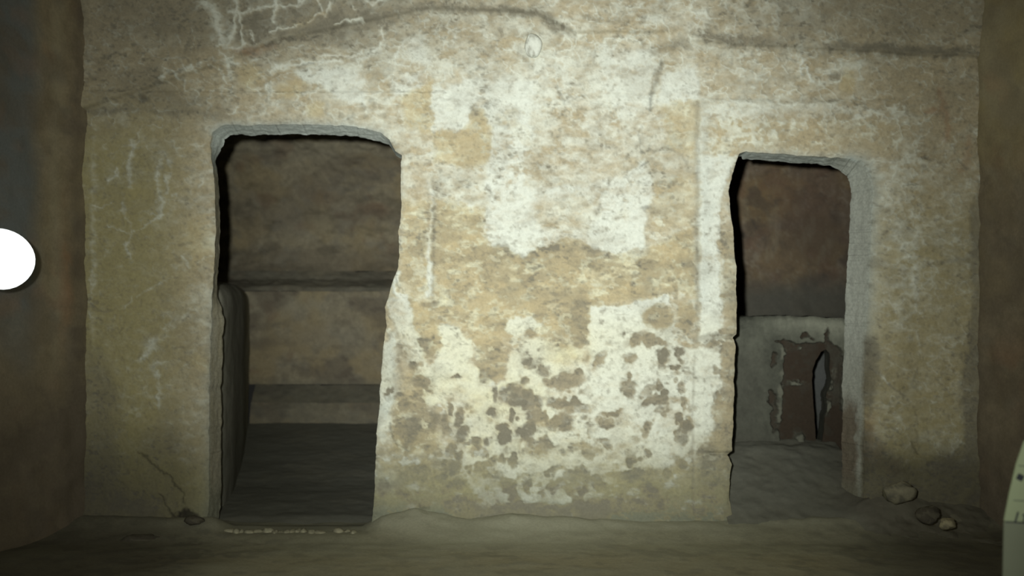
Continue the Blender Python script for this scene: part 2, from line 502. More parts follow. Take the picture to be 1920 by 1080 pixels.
    # ---- grey-brown losses low on the wall
    for x, y, rx, ry, a, g in (
        (780, 688, 12, 7, 0, .65), (790, 713, 22, 11, 0, .5), (853, 706, 11, 3, 0, .5), (926, 742, 5, 14, 10, .8), (957, 740, 26, 13, -15, .55),
        (985, 752, 34, 11, -5, .6), (985, 678, 12, 8, 0, .4), (995, 626, 15, 8, 0, .45), (1190, 640, 11, 13, 20, .55), (1225, 640, 19, 9, 0, .55),
        (1240, 668, 11, 14, 25, .75), (1271, 660, 9, 8, 0, .7), (1125, 675, 8, 20, 25, .42), (1060, 717, 36, 12, -4, .5), (1020, 698, 12, 11, 0, .55),
        (1085, 700, 10, 9, 0, .4), (1180, 672, 12, 10, 0, .45), (1183, 724, 14, 15, -30, .6), (1180, 703, 3, 10, 0, .6), (1225, 748, 18, 7, -30, .65), (1240, 742, 8, 12, 0, .55),
        (1232, 722, 7, 8, 0, .5), (1045, 757, 18, 8, 0, .55), (768, 803, 15, 19, 0, .45), (812, 793, 11, 16, 20, .35), (836, 800, 9, 12, 0, .5),
        (846, 768, 5, 10, 0, .65), (862, 782, 7, 18, 10, .68), (864, 815, 11, 13, 20, .68), (846, 842, 8, 15, 20, .66), (853, 875, 12, 13, 0, .6),
        (862, 905, 12, 10, 0, .55), (882, 829, 14, 4, -8, .6), (946, 818, 11, 14, 0, .7), (940, 798, 12, 9, 0, .4), (917, 775, 9, 10, 0, .5), (914, 830, 9, 10, 0, .45),
        (958, 777, 5, 11, 0, .55), (985, 815, 18, 13, 0, .72), (1000, 778, 15, 13, 0, .6), (1000, 804, 16, 16, 0, .6), (1060, 792, 17, 17, 20, .65), (1083, 765, 24, 12, 0, .55),
        (1140, 788, 16, 11, 0, .5), (1152, 769, 20, 4, -8, .5), (1132, 826, 18, 6, 8, .5), (1142, 836, 10, 5, 30, .5), (1220, 796, 7, 11, 0, .62), (1287, 802, 11, 12, 0, .6),
        (1272, 786, 8, 8, 0, .5), (1175, 890, 18, 10, 0, .4), (1245, 886, 9, 10, 0, .5), (1215, 850, 8, 6, 0, .3), (965, 862, 7, 13, 10, .45),
        (750, 742, 7, 5, 0, .6), (730, 735, 12, 4, -40, .6), (1266, 690, 6, 5, 0, .4), (1078, 768, 12, 8, 0, .4), (1105, 800, 6, 5, 0, .3),
        (1010, 832, 22, 8, 0, .35), (1285, 760, 5, 14, 0, .4), (900, 850, 20, 10, 0, .3), (905, 880, 16, 8, 0, .3), (990, 905, 6, 14, 0, .35)):
        M.ell('P', x, y, rx * 1.05, ry * 1.05, .10, a, .3, .9)
        M.ell('G', x, y, rx * 1.05, ry * 1.05, g * 1.05, a, .45)
    for x, y, r in ((1060, 640, 0), (1100, 800, 14), (1000, 735, 9), (955, 735, 8)):
        if r:
            M.ell('P', x, y, r, r * .9, .9, 0, .3)
    for x, y, rx, ry in ((1018, 785, 6, 20), (1010, 812, 8, 26), (1040, 800, 8, 26), (968, 792, 6, 16)):
        M.ell('P', x, y, rx, ry, .85, 0, .4, .8)
        M.ell('G', x, y, rx, ry, .05, 0, .4, .8)
    M.poly('G', [(830, 938), (862, 925), (925, 945), (960, 950), (1000, 938), (1060, 945), (1100, 930), (1150, 932), (1240, 925), (1245, 955), (1150, 960), (1130, 980), (1050, 985), (900, 992), (845, 965)], .62, 9)
    M.poly('P', [(830, 938), (925, 945), (1060, 945), (1150, 932), (1245, 930), (1245, 955), (1130, 985), (900, 1000), (845, 965)], .15, 10)
    M.poly('P', [(1160, 900), (1300, 890), (1300, 990), (1160, 990)], .30, 20)
    M.poly('P', [(705, 860), (850, 860), (850, 990), (700, 990)], .30, 16, .8)
    M.ell('G', 790, 885, 50, 16, .22, -25, .7)
    M.ell('W', 722, 905, 34, 18, .35, 0, .6)
    # brown edge of the right doorway's left jamb
    for pts in ([(1354, 442), (1384, 438), (1384, 632), (1364, 632), (1352, 560)], [(1352, 640), (1384, 648), (1384, 722), (1356, 722)],
                [(1342, 735), (1384, 730), (1384, 845), (1338, 842), (1336, 780)], [(1312, 860), (1384, 852), (1384, 990), (1305, 990)],
                [(1318, 850), (1340, 800), (1345, 845)]):
        M.poly('P', pts, .14, 6, .9)
        M.poly('G', pts, .30, 8)
        M.poly('O', pts, .55, 8)
    M.line('P', [(1335, 470), (1340, 530), (1336, 590)], 5, .9, .7)
    M.line('P', [(1352, 470), (1356, 540)], 4, .9, .6)
    # brown spots on the lintel of the right doorway
    m['P'] -= .40 * sst(.50, .62, fbm(U, V, 16, 61, 3)) * sst(1310, 1340, U) * sst(1730, 1640, U) * sst(205, 225, V) * sst(310, 285, V)
    m['O'] += .25 * sst(1310, 1340, U) * sst(1730, 1640, U) * sst(215, 235, V) * sst(300, 280, V)
    # ---- browns across the top, with the ledge shadow lines painted in
    M.poly('G', [(630, 34), (700, 26), (800, 6), (900, 14), (1000, 16), (1040, 34), (1075, 70), (1040, 60), (1000, 30), (900, 26), (800, 22), (690, 50), (600, 62), (520, 76), (522, 60)], .85, 8)
    M.poly('G', [(435, 30), (470, 18), (520, 20), (525, 60), (475, 82), (446, 78)], .80, 6)
    M.poly('G', [(520, 20), (610, 0), (640, 30), (540, 62)], .75, 8)
    M.poly('G', [(1085, 30), (1130, 40), (1180, 38), (1176, 46), (1100, 44)], .4, 6)
    M.poly('G', [(1285, 62), (1400, 68), (1480, 72), (1600, 84), (1740, 90), (1850, 98), (1850, 110), (1700, 108), (1560, 98), (1420, 92), (1330, 80)], .78, 8)  # shadow of the right-hand ledge, painted as a dark band
    M.poly('G', [(1460, 60), (1540, 62), (1545, 110), (1470, 100)], .35, 16)
    M.poly('G', [(1215, 88), (1280, 72), (1290, 92), (1220, 100)], .38, 8)
    M.poly('G', [(160, -40), (175, 200), (430, 214), (430, 195), (350, 170), (300, 130), (240, 140), (215, 90), (200, -40)], .35, 20)
    M.poly('G', [(225, 130), (305, 122), (312, 165), (280, 200), (228, 180)], .50, 14)
    M.ell('K', 272, 185, 6, 13, .45, 0, .6)
    M.line('G', [(165, 206), (250, 210), (340, 214), (430, 218)], 7, .55, .9)
    M.line('G', [(500, 80), (560, 74), (620, 70), (690, 48), (760, 20)], 9, .7, .7)
    M.ell('G', 560, 96, 50, 12, .35, -4, .6)
    M.ell('G', 228, 42, 22, 9, .5, 0, .7)
    M.ell('G', 345, 42, 34, 7, .5, -6, .7)
    # white runs high left
    for pts, w in (([(442, -20), (450, 20), (440, 60), (428, 92), (445, 96)], 5), ([(455, 28), (460, 50), (457, 84)], 3.5), ([(428, 26), (470, 22), (520, 16)], 4),
                   ([(520, -10), (522, 20), (518, 42)], 4), ([(470, 60), (478, 74), (470, 66)], 3), ([(530, 16), (556, 12), (566, 2)], 3), ([(596, 0), (606, 20), (612, 28), (626, 6)], 3),
                   ([(575, 42), (594, 30), (612, 26)], 3), ([(662, 14), (668, 22)], 3), ([(690, 0), (700, 8), (712, 0)], 4), ([(626, 50), (644, 40), (680, 38)], 3),
                   ([(712, 50), (716, 78), (704, 100), (672, 112)], 5), ([(604, 104), (640, 98), (664, 104), (676, 96)], 4), ([(505, 128), (540, 114), (596, 118), (640, 112)], 4),
                   ([(412, 90), (424, 112), (432, 148)], 4), ([(420, 118), (456, 124), (474, 112)], 4), ([(505, 60), (540, 56), (560, 46)], 3), ([(478, 136), (496, 150), (512, 166)], 5),
                   ([(424, 216), (444, 206), (448, 200)], 2.5), ([(310, 150), (320, 138), (352, 150), (354, 170)], 4), ([(745, 110), (756, 86), (780, 78)], 4),
                   ([(390, 10), (410, 40), (418, 80)], 10), ([(352, 128), (380, 122)], 8)):
        M.line('P', pts, w, .75, .85)
        M.line('G', pts, w, .0, .85)
    M.line('K', [(498, 80), (550, 74), (596, 70)], 2.2, .55, .8)
    M.line('K', [(556, 120), (590, 119)], 2.5, .5, .8)
    M.line('K', [(618, 106), (640, 103)], 2, .5, .8)
    M.line('K', [(624, 62), (648, 42)], 2, .4, .8)
    M.ell('R', 468, 98, 22, 9, .55, -10, .6)
    M.ell('R', 500, 84, 20, 6, .35, -10, .6)
    M.poly('O', [(560, 40), (600, 0), (585, 30), (570, 62), (550, 66)], .7, 6)
    M.ell('O', 465, 145, 24, 20, .8, 0, .6)
    M.ell('O', 590, 210, 16, 14, .8, 0, .6); M.ell('P', 590, 210, 16, 14, .2, 0, .6)
    M.ell('O', 545, 165, 26, 14, .7, 0, .6); M.ell('P', 545, 165, 26, 14, .2, 0, .6)
    # right part
    M.line('R', [(1770, 168), (1764, 205), (1775, 240), (1768, 262)], 6, .5, .8)
    M.ell('R', 1748, 210, 14, 5, .4, 0, .6)
    M.line('R', [(1818, 262), (1815, 300), (1806, 318)], 6, .4, .7)
    M.ell('G', 1568, 143, 10, 8, .65, 0, .5)
    M.ell('O', 1592, 158, 14, 22, .8, 0, .5); M.ell('P', 1592, 158, 14, 22, .1, 0, .5)
    M.ell('K', 1730, 297, 5, 4, .4, 0, .6)
    M.line('P', [(1512, 118), (1518, 140), (1524, 150)], 2.5, .85)
    M.line('P', [(1502, 112), (1508, 140)], 2, .85)
    M.poly('G', [(1822, 380), (1856, 300), (1856, 1010), (1812, 1010), (1806, 700), (1822, 560)], .60, 8)
    M.poly('G', [(1838, 280), (1856, 275), (1856, 400), (1840, 400)], .4, 12)
    M.line('G', [(1735, 500), (1780, 493), (1850, 490)], 5, .4, .8)
    M.line('P', [(1723, 220), (1722, 400), (1718, 520)], 6, .52, .8)
    M.line('P', [(1714, 520), (1716, 600), (1720, 660)], 4, .55, .8)
    M.line('K', [(1717, 690), (1716, 730)], 2.6, .28, .8)
    M.line('K', [(1716, 770), (1715, 850)], 2.6, .30, .8)
    M.poly('G', [(1625, 630), (1640, 625), (1650, 660), (1638, 745), (1628, 780), (1618, 740)], .50, 6)
    M.line('P', [(1642, 700), (1662, 720)], 4, .6)
    M.line('G', [(1662, 720), (1700, 748)], 2.5, .5)
    M.poly('G', [(1570, 770), (1610, 780), (1640, 830), (1700, 870), (1830, 850), (1850, 1010), (1580, 1010), (1590, 870)], .60, 16)
    M.poly('K', [(1600, 800), (1634, 790), (1650, 850), (1700, 880), (1610, 900)], .25, 18)
    M.poly('K', [(1626, 632), (1640, 626), (1650, 660), (1636, 745), (1628, 780), (1620, 740)], .20, 10)
    M.poly('R', [(1600, 770), (1640, 780), (1650, 880), (1610, 880)], .30, 16)
    M.ell('R', 1672, 880, 14, 14, .3, 0, .6)
    M.ell('P', 1675, 915, 30, 18, .3, -10, .6)
    M.ell('G', 1660, 400, 16, 8, .28, 0, .6); M.ell('G', 1660, 445, 14, 8, .3, 0, .6); M.ell('G', 1652, 490, 16, 12, .3, 0, .6)
    M.line('P', [(1640, 470), (1662, 466), (1690, 468)], 4, .5); M.line('P', [(1660, 466), (1650, 450)], 3, .5)
    # ---- left part: pale drips and scratches on olive
    for pts, w in (([(252, 265), (250, 300), (242, 330), (246, 352)], 5), ([(238, 370), (236, 398), (244, 420), (236, 460), (244, 490)], 4),
                   ([(312, 300), (316, 330), (311, 362)], 4), ([(298, 300), (300, 370), (296, 400)], 5), ([(400, 566), (360, 586), (330, 606), (290, 640), (272, 676)], 8),
                   ([(220, 320), (200, 340)], 2.5), ([(180, 388), (214, 382)], 2), ([(324, 368), (338, 362)], 3), ([(366, 350), (376, 340)], 3), ([(335, 275), (385, 272)], 2.5),
                   ([(322, 520), (300, 528), (262, 556)], 3), ([(246, 560), (236, 580)], 3), ([(338, 480), (352, 505), (392, 480)], 2.5), ([(342, 690), (360, 680), (385, 688)], 3),
                   ([(248, 430), (300, 400), (280, 396)], 2), ([(205, 420), (240, 440)], 2), ([(352, 540), (385, 545), (398, 570)], 6), ([(292, 700), (295, 760)], 5)):
        M.line('P', pts, w, .62, .8)
    M.line('P', [(176, 240), (178, 330), (174, 420), (176, 520), (174, 640)], 5, .42, .7)
    M.poly('P', [(356, 545), (404, 540), (392, 700), (380, 660), (350, 600)], .40, 12, .8)
    M.ell('O', 268, 362, 24, 18, .9, 0, .6)
    M.ell('O', 370, 450, 26, 44, .8, 0, .6)
    M.ell('O', 375, 680, 20, 16, .8, 0, .6)
    M.line('K', [(258, 848), (275, 864), (300, 880), (328, 900), (344, 922), (350, 945)], 2.2, .36, .9)
    M.line('K', [(296, 930), (315, 955), (326, 966)], 2.2, .34, .9)
    M.poly('K', [(322, 966), (345, 962), (356, 955), (372, 960), (384, 978), (352, 976)], .55, 4)
    M.poly('G', [(160, 650), (215, 700), (225, 900), (300, 960), (300, 1010), (140, 1010)], .5, 24)
    M.ell('G', 300, 830, 40, 26, .3, 0, .7)
    m['G'] += .30 * sst(760, 960, V) * sst(420, 300, U)
    # ---- cracks, holes and painted shade below the plaster edge
    M.poly('G', [(1237, 108), (1246, 112), (1236, 150), (1228, 172), (1218, 175), (1226, 150)], .50, 4)
    M.line('K', [(1224, 172), (1219, 190), (1222, 206)], 3.2, .55, .9)
    M.line('K', [(1212, 203), (1230, 203)], 2.4, .55, .8)
    M.line('K', [(1213, 308), (1205, 320)], 3.0, .60, .9)
    M.line('K', [(1044, 160), (1060, 192), (1068, 208)], 2.0, .40, .9)
    M.line('K', [(1040, 222), (1066, 214)], 1.8, .35, .8); M.line('K', [(1068, 185), (1086, 178)], 1.6, .35, .8)
    M.line('K', [(1198, 240), (1198, 270), (1206, 284)], 2.0, .35, .8); M.line('K', [(1202, 284), (1216, 278)], 2.2, .5, .8)
    M.line('G', [(1216, 280), (1246, 278), (1270, 290), (1290, 306)], 4, .45, .8)
    M.poly('G', [(1152, 335), (1162, 330), (1140, 362), (1128, 366)], .42, 5); M.poly('G', [(1126, 376), (1134, 386), (1114, 404), (1110, 402)], .4, 4)
    M.line('K', [(1232, 346), (1246, 341)], 2.6, .4, .8); M.line('K', [(1252, 350), (1264, 344)], 2.6, .4, .8); M.line('K', [(1268, 342), (1284, 344)], 2, .35, .8)
    M.ell('K', 1216, 387, 10, 5, .38, 0, .6)
    M.line('K', [(905, 131), (893, 133)], 3.5, .45, .8)
    M.line('K', [(908, 202), (922, 204)], 3, .35, .8)
    M.poly('G', [(880, 204), (892, 200), (894, 222), (882, 220)], .4, 5)
    M.line('K', [(830, 306), (846, 303)], 2.6, .45, .8); M.line('K', [(858, 353), (884, 350)], 2.2, .4, .8)
    for x, y, rx, ry in ((835, 328, 14, 10), (862, 340, 12, 9), (880, 374, 12, 5), (828, 365, 12, 8), (820, 345, 8, 12)):
        M.ell('G', x, y, rx, ry, .28, 0, .7)
    M.line('G', [(1012, 468), (1036, 464), (1080, 462), (1108, 468), (1138, 476)], 5, .55, .85)  # shade under the plaster layer, painted as a dark line
    M.poly('G', [(920, 458), (944, 458), (958, 466), (952, 474), (926, 468)], .42, 5)
    M.line('G', [(958, 476), (990, 478)], 4, .45, .8); M.line('G', [(1180, 476), (1215, 470)], 5, .4, .8)
    M.line('K', [(1192, 500), (1216, 492), (1240, 484)], 2.2, .35, .8)
    M.line('K', [(900, 600), (925, 592), (936, 594)], 2, .4, .8)
    M.line('K', [(838, 612), (850, 616)], 3, .4, .8); M.line('K', [(862, 676), (880, 666)], 1.8, .3, .8)
    M.line('K', [(808, 704), (840, 708), (862, 704)], 1.6, .3, .8)
    M.line('K', [(738, 515), (742, 534), (760, 548)], 1.8, .45, .8)
    M.line('K', [(728, 790), (742, 830), (765, 848)], 2.2, .5, .8)
    M.line('K', [(785, 950), (800, 952)], 4, .5, .8)
    M.line('G', [(975, 95), (982, 112), (994, 122)], 7, .5, .8)
    for x, y in ((620, 170), (612, 210), (678, 200), (694, 190), (655, 222), (664, 218), (688, 215), (640, 216), (660, 228), (560, 228), (700, 196), (720, 210)):
        M.ell('G', x, y, 4.5, 6, .4, 20, .6)
    for x, y in ((1012, 660), (1050, 648), (1105, 714), (1138, 732), (1108, 738), (1143, 642), (1166, 628), (1130, 606), (1090, 720), (1128, 585), (905, 145), (1000, 150), (930, 225),
                 (918, 355), (960, 290), (1035, 245), (1098, 265), (1178, 255), (1260, 372), (1175, 298), (1168, 388), (1280, 700)):
        M.ell('G', x, y, 3.6, 4.2, .5, 0, .6)
    # joints of the jamb stones, groove lines of the two frames
    M.line('G', [(1298, 632), (1330, 630), (1382, 632)], 5, .5, .75); M.line('G', [(1285, 712), (1340, 710), (1376, 713)], 4, .42, .75)
    M.line('G', [(1290, 849), (1335, 850), (1374, 852)], 3.5, .5, .8)
    M.ell('G', 1325, 632, 20, 6, .5, 0, .6)
    M.line('G', [(1306, 190), (1306, 400), (1308, 600), (1306, 640)], 4, .45, .8, False)
    M.line('G', [(1302, 660), (1298, 800), (1300, 870), (1301, 985)], 2.6, .5, .7, False)
    M.line('G', [(815, 340), (814, 440), (812, 540), (808, 600)], 4, .38, .8, False)
    M.line('W', [(1318, 200), (1320, 300), (1322, 420), (1318, 560)], 14, .35, .8, False)
    M.line('G', [(1312, 183), (1500, 192), (1700, 204)], 3.5, .25, .7)
    # the pale grey rounded edges of the openings
    edge = np.exp(-np.maximum(sd, 0) / 7.0)
    m['W'] += .75 * edge * sst(262, 245, V) * sst(780, 700, U)
    m['W'] += .40 * edge * sst(430, 400, U) * sst(520, 560, V)
    m['W'] += .70 * np.exp(-np.maximum(sd, 0) / 14.0) * sst(1560, 1600, U) * sst(720, 600, V)
    m['W'] += .45 * edge * sst(1370, 1400, U) * sst(310, 290, V)
    # creamy lower crust, cooler white above
    O *= 1 - .8 * sst(.45, .8, P) * sst(640, 560, V)
    creamy = np.exp(-((U - 900) / 150) ** 2 - ((V - 760) / 90) ** 2) + np.exp(-((U - 1060) / 46) ** 2 - ((V - 668) / 26) ** 2) + .5 * sst(760, 880, V)
    m['O'] = np.clip(O + creamy * (.35 + 1.2 * (fbm(U, V, 50, 84, 3) - .4)) * sst(.3, .7, P), 0, 1)
    O = m['O']
    # weathered breaks in the lower crust
    for pts, a, sc in (([(935, 715), (1000, 690), (1090, 720), (1095, 770), (1040, 790), (960, 770)], .75, 15), ([(845, 760), (880, 770), (900, 830), (880, 910), (840, 920), (835, 830)], .8, 13),
                       ([(960, 770), (1110, 760), (1100, 830), (980, 840)], .6, 15), ([(1170, 625), (1280, 630), (1285, 690), (1180, 690)], .45, 12), ([(860, 840), (1010, 830), (1290, 860), (1290, 940), (880, 940)], .42, 16),
                       ([(1180, 700), (1300, 700), (1300, 830), (1200, 830)], .40, 14), ([(740, 660), (800, 680), (810, 760), (745, 770)], .4, 15), ([(1340, 640), (1380, 640), (1376, 990), (1300, 990), (1320, 840)], .45, 13),
                       ([(750, 800), (860, 790), (850, 940), (705, 940), (715, 860)], .45, 18)):
        ok = M._box(pts, 60)
        w = sst(26, -14, poly_sd(M.wu[ok], M.wv[ok], pts))
        nn = fbm(U[ok], V[ok], sc * 1.6, 85, 3)
        m['G'][ok] = np.clip(np.maximum(m['G'][ok], a * w * sst(.55, .72, nn)), 0, 1)
        P[ok] -= .55 * w * sst(.52, .70, nn)
    # long dapple, specks and pits
    strk = fbm(U * .5, V * 1.25, 17, 86, 3)
    strk2 = fbm(U * .7, V * 1.1, 9, 87, 2)
    bright = np.exp(-((U - 1010) / 420) ** 4)
    m['P'] += (strk - .5) * .58 * (.5 + .5 * bright) + (strk2 - .5) * .45
    zone = sst(.42, .62, fbm(U, V, 70, 88, 3))
    m['G'] += .42 * sst(.66, .80, fbm(U * .8, V * 1.4, 9, 89, 2)) * zone + .30 * sst(.70, .82, fbm(U, V, 7, 90, 2))
    m['P'] -= .36 * sst(.60, .74, fbm(U * .8, V * 1.2, 15, 91, 3)) * zone
    low = sst(830, 930, V)  # duller, darker colour low down, standing in for the beam fading
    m['P'] -= .30 * low
    m['O'] *= 1 - .5 * low
    m['L'] += .5 * low
    m['G'] += .16 * low * sst(.4, .6, fbm(U, V, 30, 92, 3))
    bare = sst(.5, .25, P) * sst(480, 700, U) * sst(1420, 1330, U) * sst(330, 420, V)
    m['G'] += bare * (.34 * sst(.48, .68, fbm(U * .7, V * 1.2, 44, 93, 4)) + .24 * sst(.55, .72, fbm(U * .6, V * 1.5, 15, 94, 3)))
    m['P'] += bare * .5 * sst(.60, .74, fbm(U * .8, V * 1.2, 18, 95, 3))
    # fine worm-like mottling
    rid = 1 - np.abs(fbm(U * .8, V, 24, 71, 3) * 2 - 1)
    rid2 = 1 - np.abs(fbm(U, V * 1.1, 12, 72, 2) * 2 - 1)
    top = sst(330, 120, V) + .6 * sst(1300, 1420, U) + .5 * sst(430, 300, U)
    m['P'] += .34 * sst(.90, .99, rid) * np.clip(top, 0, 1) * sst(.9, .5, P)
    m['P'] += (f2 - .5) * .55 + (f1 - .5) * .25
    m['G'] += .20 * sst(.55, .75, f3) * sst(.2, .6, P + .2) + .22 * sst(.92, .995, rid2) * sst(.55, .45, f1)
    m['G'] += .16 * sst(.52, .7, fbm(U, V, 60, 75, 3))
    p = m['P']
    m['P'] = np.clip(p * .5 + .5 * sst(.15, .85, p), 0, 1)
    # dust tone on the wall foot, also painting in haze and fading light
    foot = V + 22 * (fbm(U, V, 60, 81, 3) - .5)
    m['D'] = np.clip(.92 * sst(925, 990, foot) + .44 * sst(780, 940, V), 0, 1)
    low_corners = np.clip(sst(1520, 1660, U + 40 * (f1 - .5)) * sst(800, 900, V + 50 * (f1 - .5)) + .95 * sst(440, 320, U) * sst(720, 920, V), 0, 1)  # lower left and lower right of the wall, made darker below
    for k in m:
        m[k] = np.clip(m[k], 0, 1)
    m['D'] *= (1 - .8 * low_corners) * (1 - .75 * sst(.38, .6, m['G']) * sst(900, 920, V))
    m['K'] = np.clip(m['K'] + .50 * low_corners, 0, 1)
    m['G'] *= (1 - .3 * sst(950, 1000, foot))
    # ---- relief in metres, towards the camera
    h = .010 * (fbm(U, V, 150, 51, 3) - .5) + .008 * (fbm(U, V, 46, 52, 3) - .5) + .0050 * (f3 - .5)
    h = h + .0045 * m['P'] - .006 * m['G'] - .007 * m['K'] - .002 * m['O']
    fr = np.minimum(U - 1309, V - 188)            # frame of the right doorway stands proud
    h += .010 * sst(-6, 8, fr) * sst(1726, 1680, U)
    h += .007 * sst(6, -6, U - 814) * sst(170, 176, V)                  # frame of the left doorway
    h += .018 * sst(3, -4, V - (74 + .055 * (U - 1300) + 10 * fbm(U, V * 0, 90, 55, 2))) * sst(1240, 1330, U)
    ledge = np.interp(U, [160, 420, 520, 640, 800, 1000, 1080, 1240, 1330], [206, 120, 76, 50, 16, 24, 62, 60, 50])
    h += .022 * sst(4, -5, V - ledge) * sst(1300, 1200, U)
    h += .012 * sst(14, -16, V - 208) * sst(430, 380, U)
    h += .006 * sst(4, -4, U - 178)
    h -= .010 * np.exp(-((V - 632) / 3.5) ** 2) * sst(1330, 1345, U) * sst(1390, 1380, U)
    h -= .014 * np.exp(-((V - 851) / 4) ** 2) * sst(1310, 1330, U) * sst(1390, 1380, U)
    h -= .006 * np.exp(-((V - 712) / 4) ** 2) * sst(1290, 1310, U) * sst(1390, 1380, U)
    cr = seg_dist(U, V, [(742, 520), (752, 562), (764, 620), (784, 680), (800, 720)], False)
    h += .016 * np.exp(-(cr / 14) ** 2)
    for x, y, r in ((740, 590, 18), (735, 700, 20), (728, 790, 24), (770, 740, 20), (790, 800, 22), (812, 680, 26), (1060, 655, 40)):
        h += .010 * np.exp(-((U - x) ** 2 + (V - y) ** 2) / r ** 2)
    sdp = np.maximum(sd, 0)
    h -= .008 * np.exp(-sdp / 7.0) * sst(520, 260, V) * sst(800, 730, U)
    h -= .008 * np.exp(-sdp / 6.0)
    h -= .012 * np.exp(-sdp / 9.0) * sst(430, 410, U) * sst(540, 600, V)
    h -= .030 * np.exp(-sdp / 12.0) * sst(1570, 1610, U)
    h += .075 * sst(930, 1010, V) ** 1.5                                        # foot swells into the floor
    return m, h


def rev_lat(u, v):
    """how far each side of an opening leans inwards over its depth"""
    left = u < 850
    topL = sst(300, 262, v) * sst(740, 715, u)
    lowL = sst(540, 600, v)
    sL = np.where(u < 560, -3.0 * (1 - lowL) + 12.0 * lowL, 4.0)
    sL = sL * (1 - topL) + 13.0 * topL
    kR = sst(1560, 1625, u)
    sR = 8.0 * (1 - kR) + 27.0 * kR
    return np.where(left, sL, np.where(u < 1400, np.where(v < 292, 3.0, 0.0), sR))


def rev_dep(u, v):
    return np.where(u < 850, .10, .12)


def rev_masks(u, v, t):
    n = fbm(u + t * 90, v, 40, 21, 3)
    z = np.zeros(u.shape)
    top = sst(330, 290, v)  # soffit and right jamb get paler colour for the light they catch
    right = sst(1540, 1600, u)
    m = dict(P=np.clip(.35 + .4 * right + .25 * top + .5 * (n - .5), 0, 1), G=np.clip(.10 + .18 * right + .3 * sst(600, 850, v) + .4 * (n - .5), 0, 1),
             O=z + .1, R=np.clip(.9 * sst(745, 790, v + 60 * (n - .5)) * right * sst(.25, .6, t + .9 * (n - .3)), 0, 1), D=np.clip(.8 * sst(880, 960, v), 0, 1), W=np.clip(.85 * top * (1 - right) + .55 * right, 0, 1),
             K=z, L=z + .3)
    return m


W = carved(150, 1852, -110, 1004, 2.0, 0.0, sd_back, wall_fields, rev_dep, 10, rev_lat, rev_masks)
cu, cv = W['cu'], W['cv']
ids = np.zeros(cu.shape, int)
ids[(cv > 172) & (cv <= 236) & (cu > 384) & (cu < 814)] = 1
ids[(cv > 236) & (cu > 690) & (cu < 814)] = 2
ids[(cv > 236) & (cu > 346) & (cu < 420)] = 3
fr = (cu > 1309) & (cu < 1722) & (cv > 188)
ids[fr & (cv <= 292)] = 4
ids[fr & (cv > 292) & (cu < 1500) & (cv <= 632)] = 5
ids[fr & (cu < 1500) & (cv > 632) & (cv <= 851)] = 6
ids[fr & (cu < 1500) & (cv > 851)] = 7
ids[fr & (cv > 292) & (cu >= 1500)] = 8
wall_back = struct(subset('wall_back', W['co'], W['q'][W['keep'] & (ids == 0)], W['masks'], M_WALL))
trim_1 = struct(empty('trim_1', (px_x(560), 0, 0)))
trim_2 = struct(empty('trim_2', (px_x(1500), 0, 0)))


def keep_place(o, root):
    o.parent = root
    o.matrix_parent_inverse = root.matrix_basis.inverted()


for i, (nm, root) in enumerate((('lintel', trim_1), ('jamb', trim_1), ('jamb', trim_1), ('lintel', trim_2), ('jamb_stone', trim_2),
                                ('jamb_stone', trim_2), ('jamb_stone', trim_2), ('jamb', trim_2)), 1):
    o = subset(nm, W['co'], W['q'][W['keep'] & (ids == i)], W['masks'], M_WALL)
    keep_place(o, root)
for root, sel in ((trim_1, W['ru'] < 900), (trim_2, W['ru'] >= 900)):
    o = subset('reveal', W['rco'], W['rq'][sel], W['rm'], M_REVEAL)
    keep_place(o, root)


# ------------------------------------------------------------------ swept and gridded rock surfaces
def profile_sheet(name, xs, prof, n_at, mat, fields, amp=.012, seed=0, parent=None):
    """sweep a (y, z) profile along x, roughened along its normal"""
    prof = np.asarray(prof, float)
    seg = np.r_[0, np.cumsum(np.hypot(*np.diff(prof, axis=0).T))]
    t = np.linspace(0, seg[-1], n_at)
    y = np.interp(t, seg, prof[:, 0]); z = np.interp(t, seg, prof[:, 1])
    for _ in range(2):
        y[1:-1] = (y[:-2] + 2 * y[1:-1] + y[2:]) / 4; z[1:-1] = (z[:-2] + 2 * z[1:-1] + z[2:]) / 4
    ty, tz = np.gradient(y), np.gradient(z)
    l = np.hypot(ty, tz) + 1e-9
    ny, nz = tz / l, -ty / l
    X, T = np.meshgrid(xs, t)
    U, V = X * 470, T * 470
    d = amp * 2 * (fbm(U, V, 90, seed + 1, 4) - .5) + amp * .5 * (fbm(U, V, 14, seed + 2, 2) - .5)
    Y = y[:, None] + ny[:, None] * d; Z = z[:, None] + nz[:, None] * d
    co = np.stack([X, Y, Z], -1)
    PX = 960 + F * X / (5 + Y); PY = 540 - F * (Z - CZ) / (5 + Y)
    m = fields(U, V, X, Y, Z)
    return mk(name, co, grid_quads(len(t), len(xs)), mat, parent, m)


def zero(U):
    return {k: np.zeros(U.shape, np.float32) for k in Masks.NAMES}


def inner_fields(seed, dusty=0.0, floor_z=None):
    def f(U, V, X, Y, Z):
        m = zero(U)
        n = fbm(U, V * 1.2, 70, seed, 4); n2 = fbm(U, V * 1.3, 26, seed + 1, 4)
        m['P'] = np.clip(.9 * sst(.52, .72, n2) * sst(.4, .6, n), 0, 1) * .7
        m['G'] = np.clip(sst(.48, .68, n) * .65 + .35 * sst(.55, .7, n2), 0, 1)
        m['O'] = np.clip(sst(.45, .65, fbm(U, V, 90, seed + 2, 3)) * .5, 0, 1)
        m['R'] = np.clip(sst(.6, .75, fbm(U, V, 60, seed + 3, 3)) * .4, 0, 1)
        m['D'] = np.zeros_like(n) + dusty
        return m
    return f


# left inner chamber
LX = np.arange(-2.05, -.25, .012)


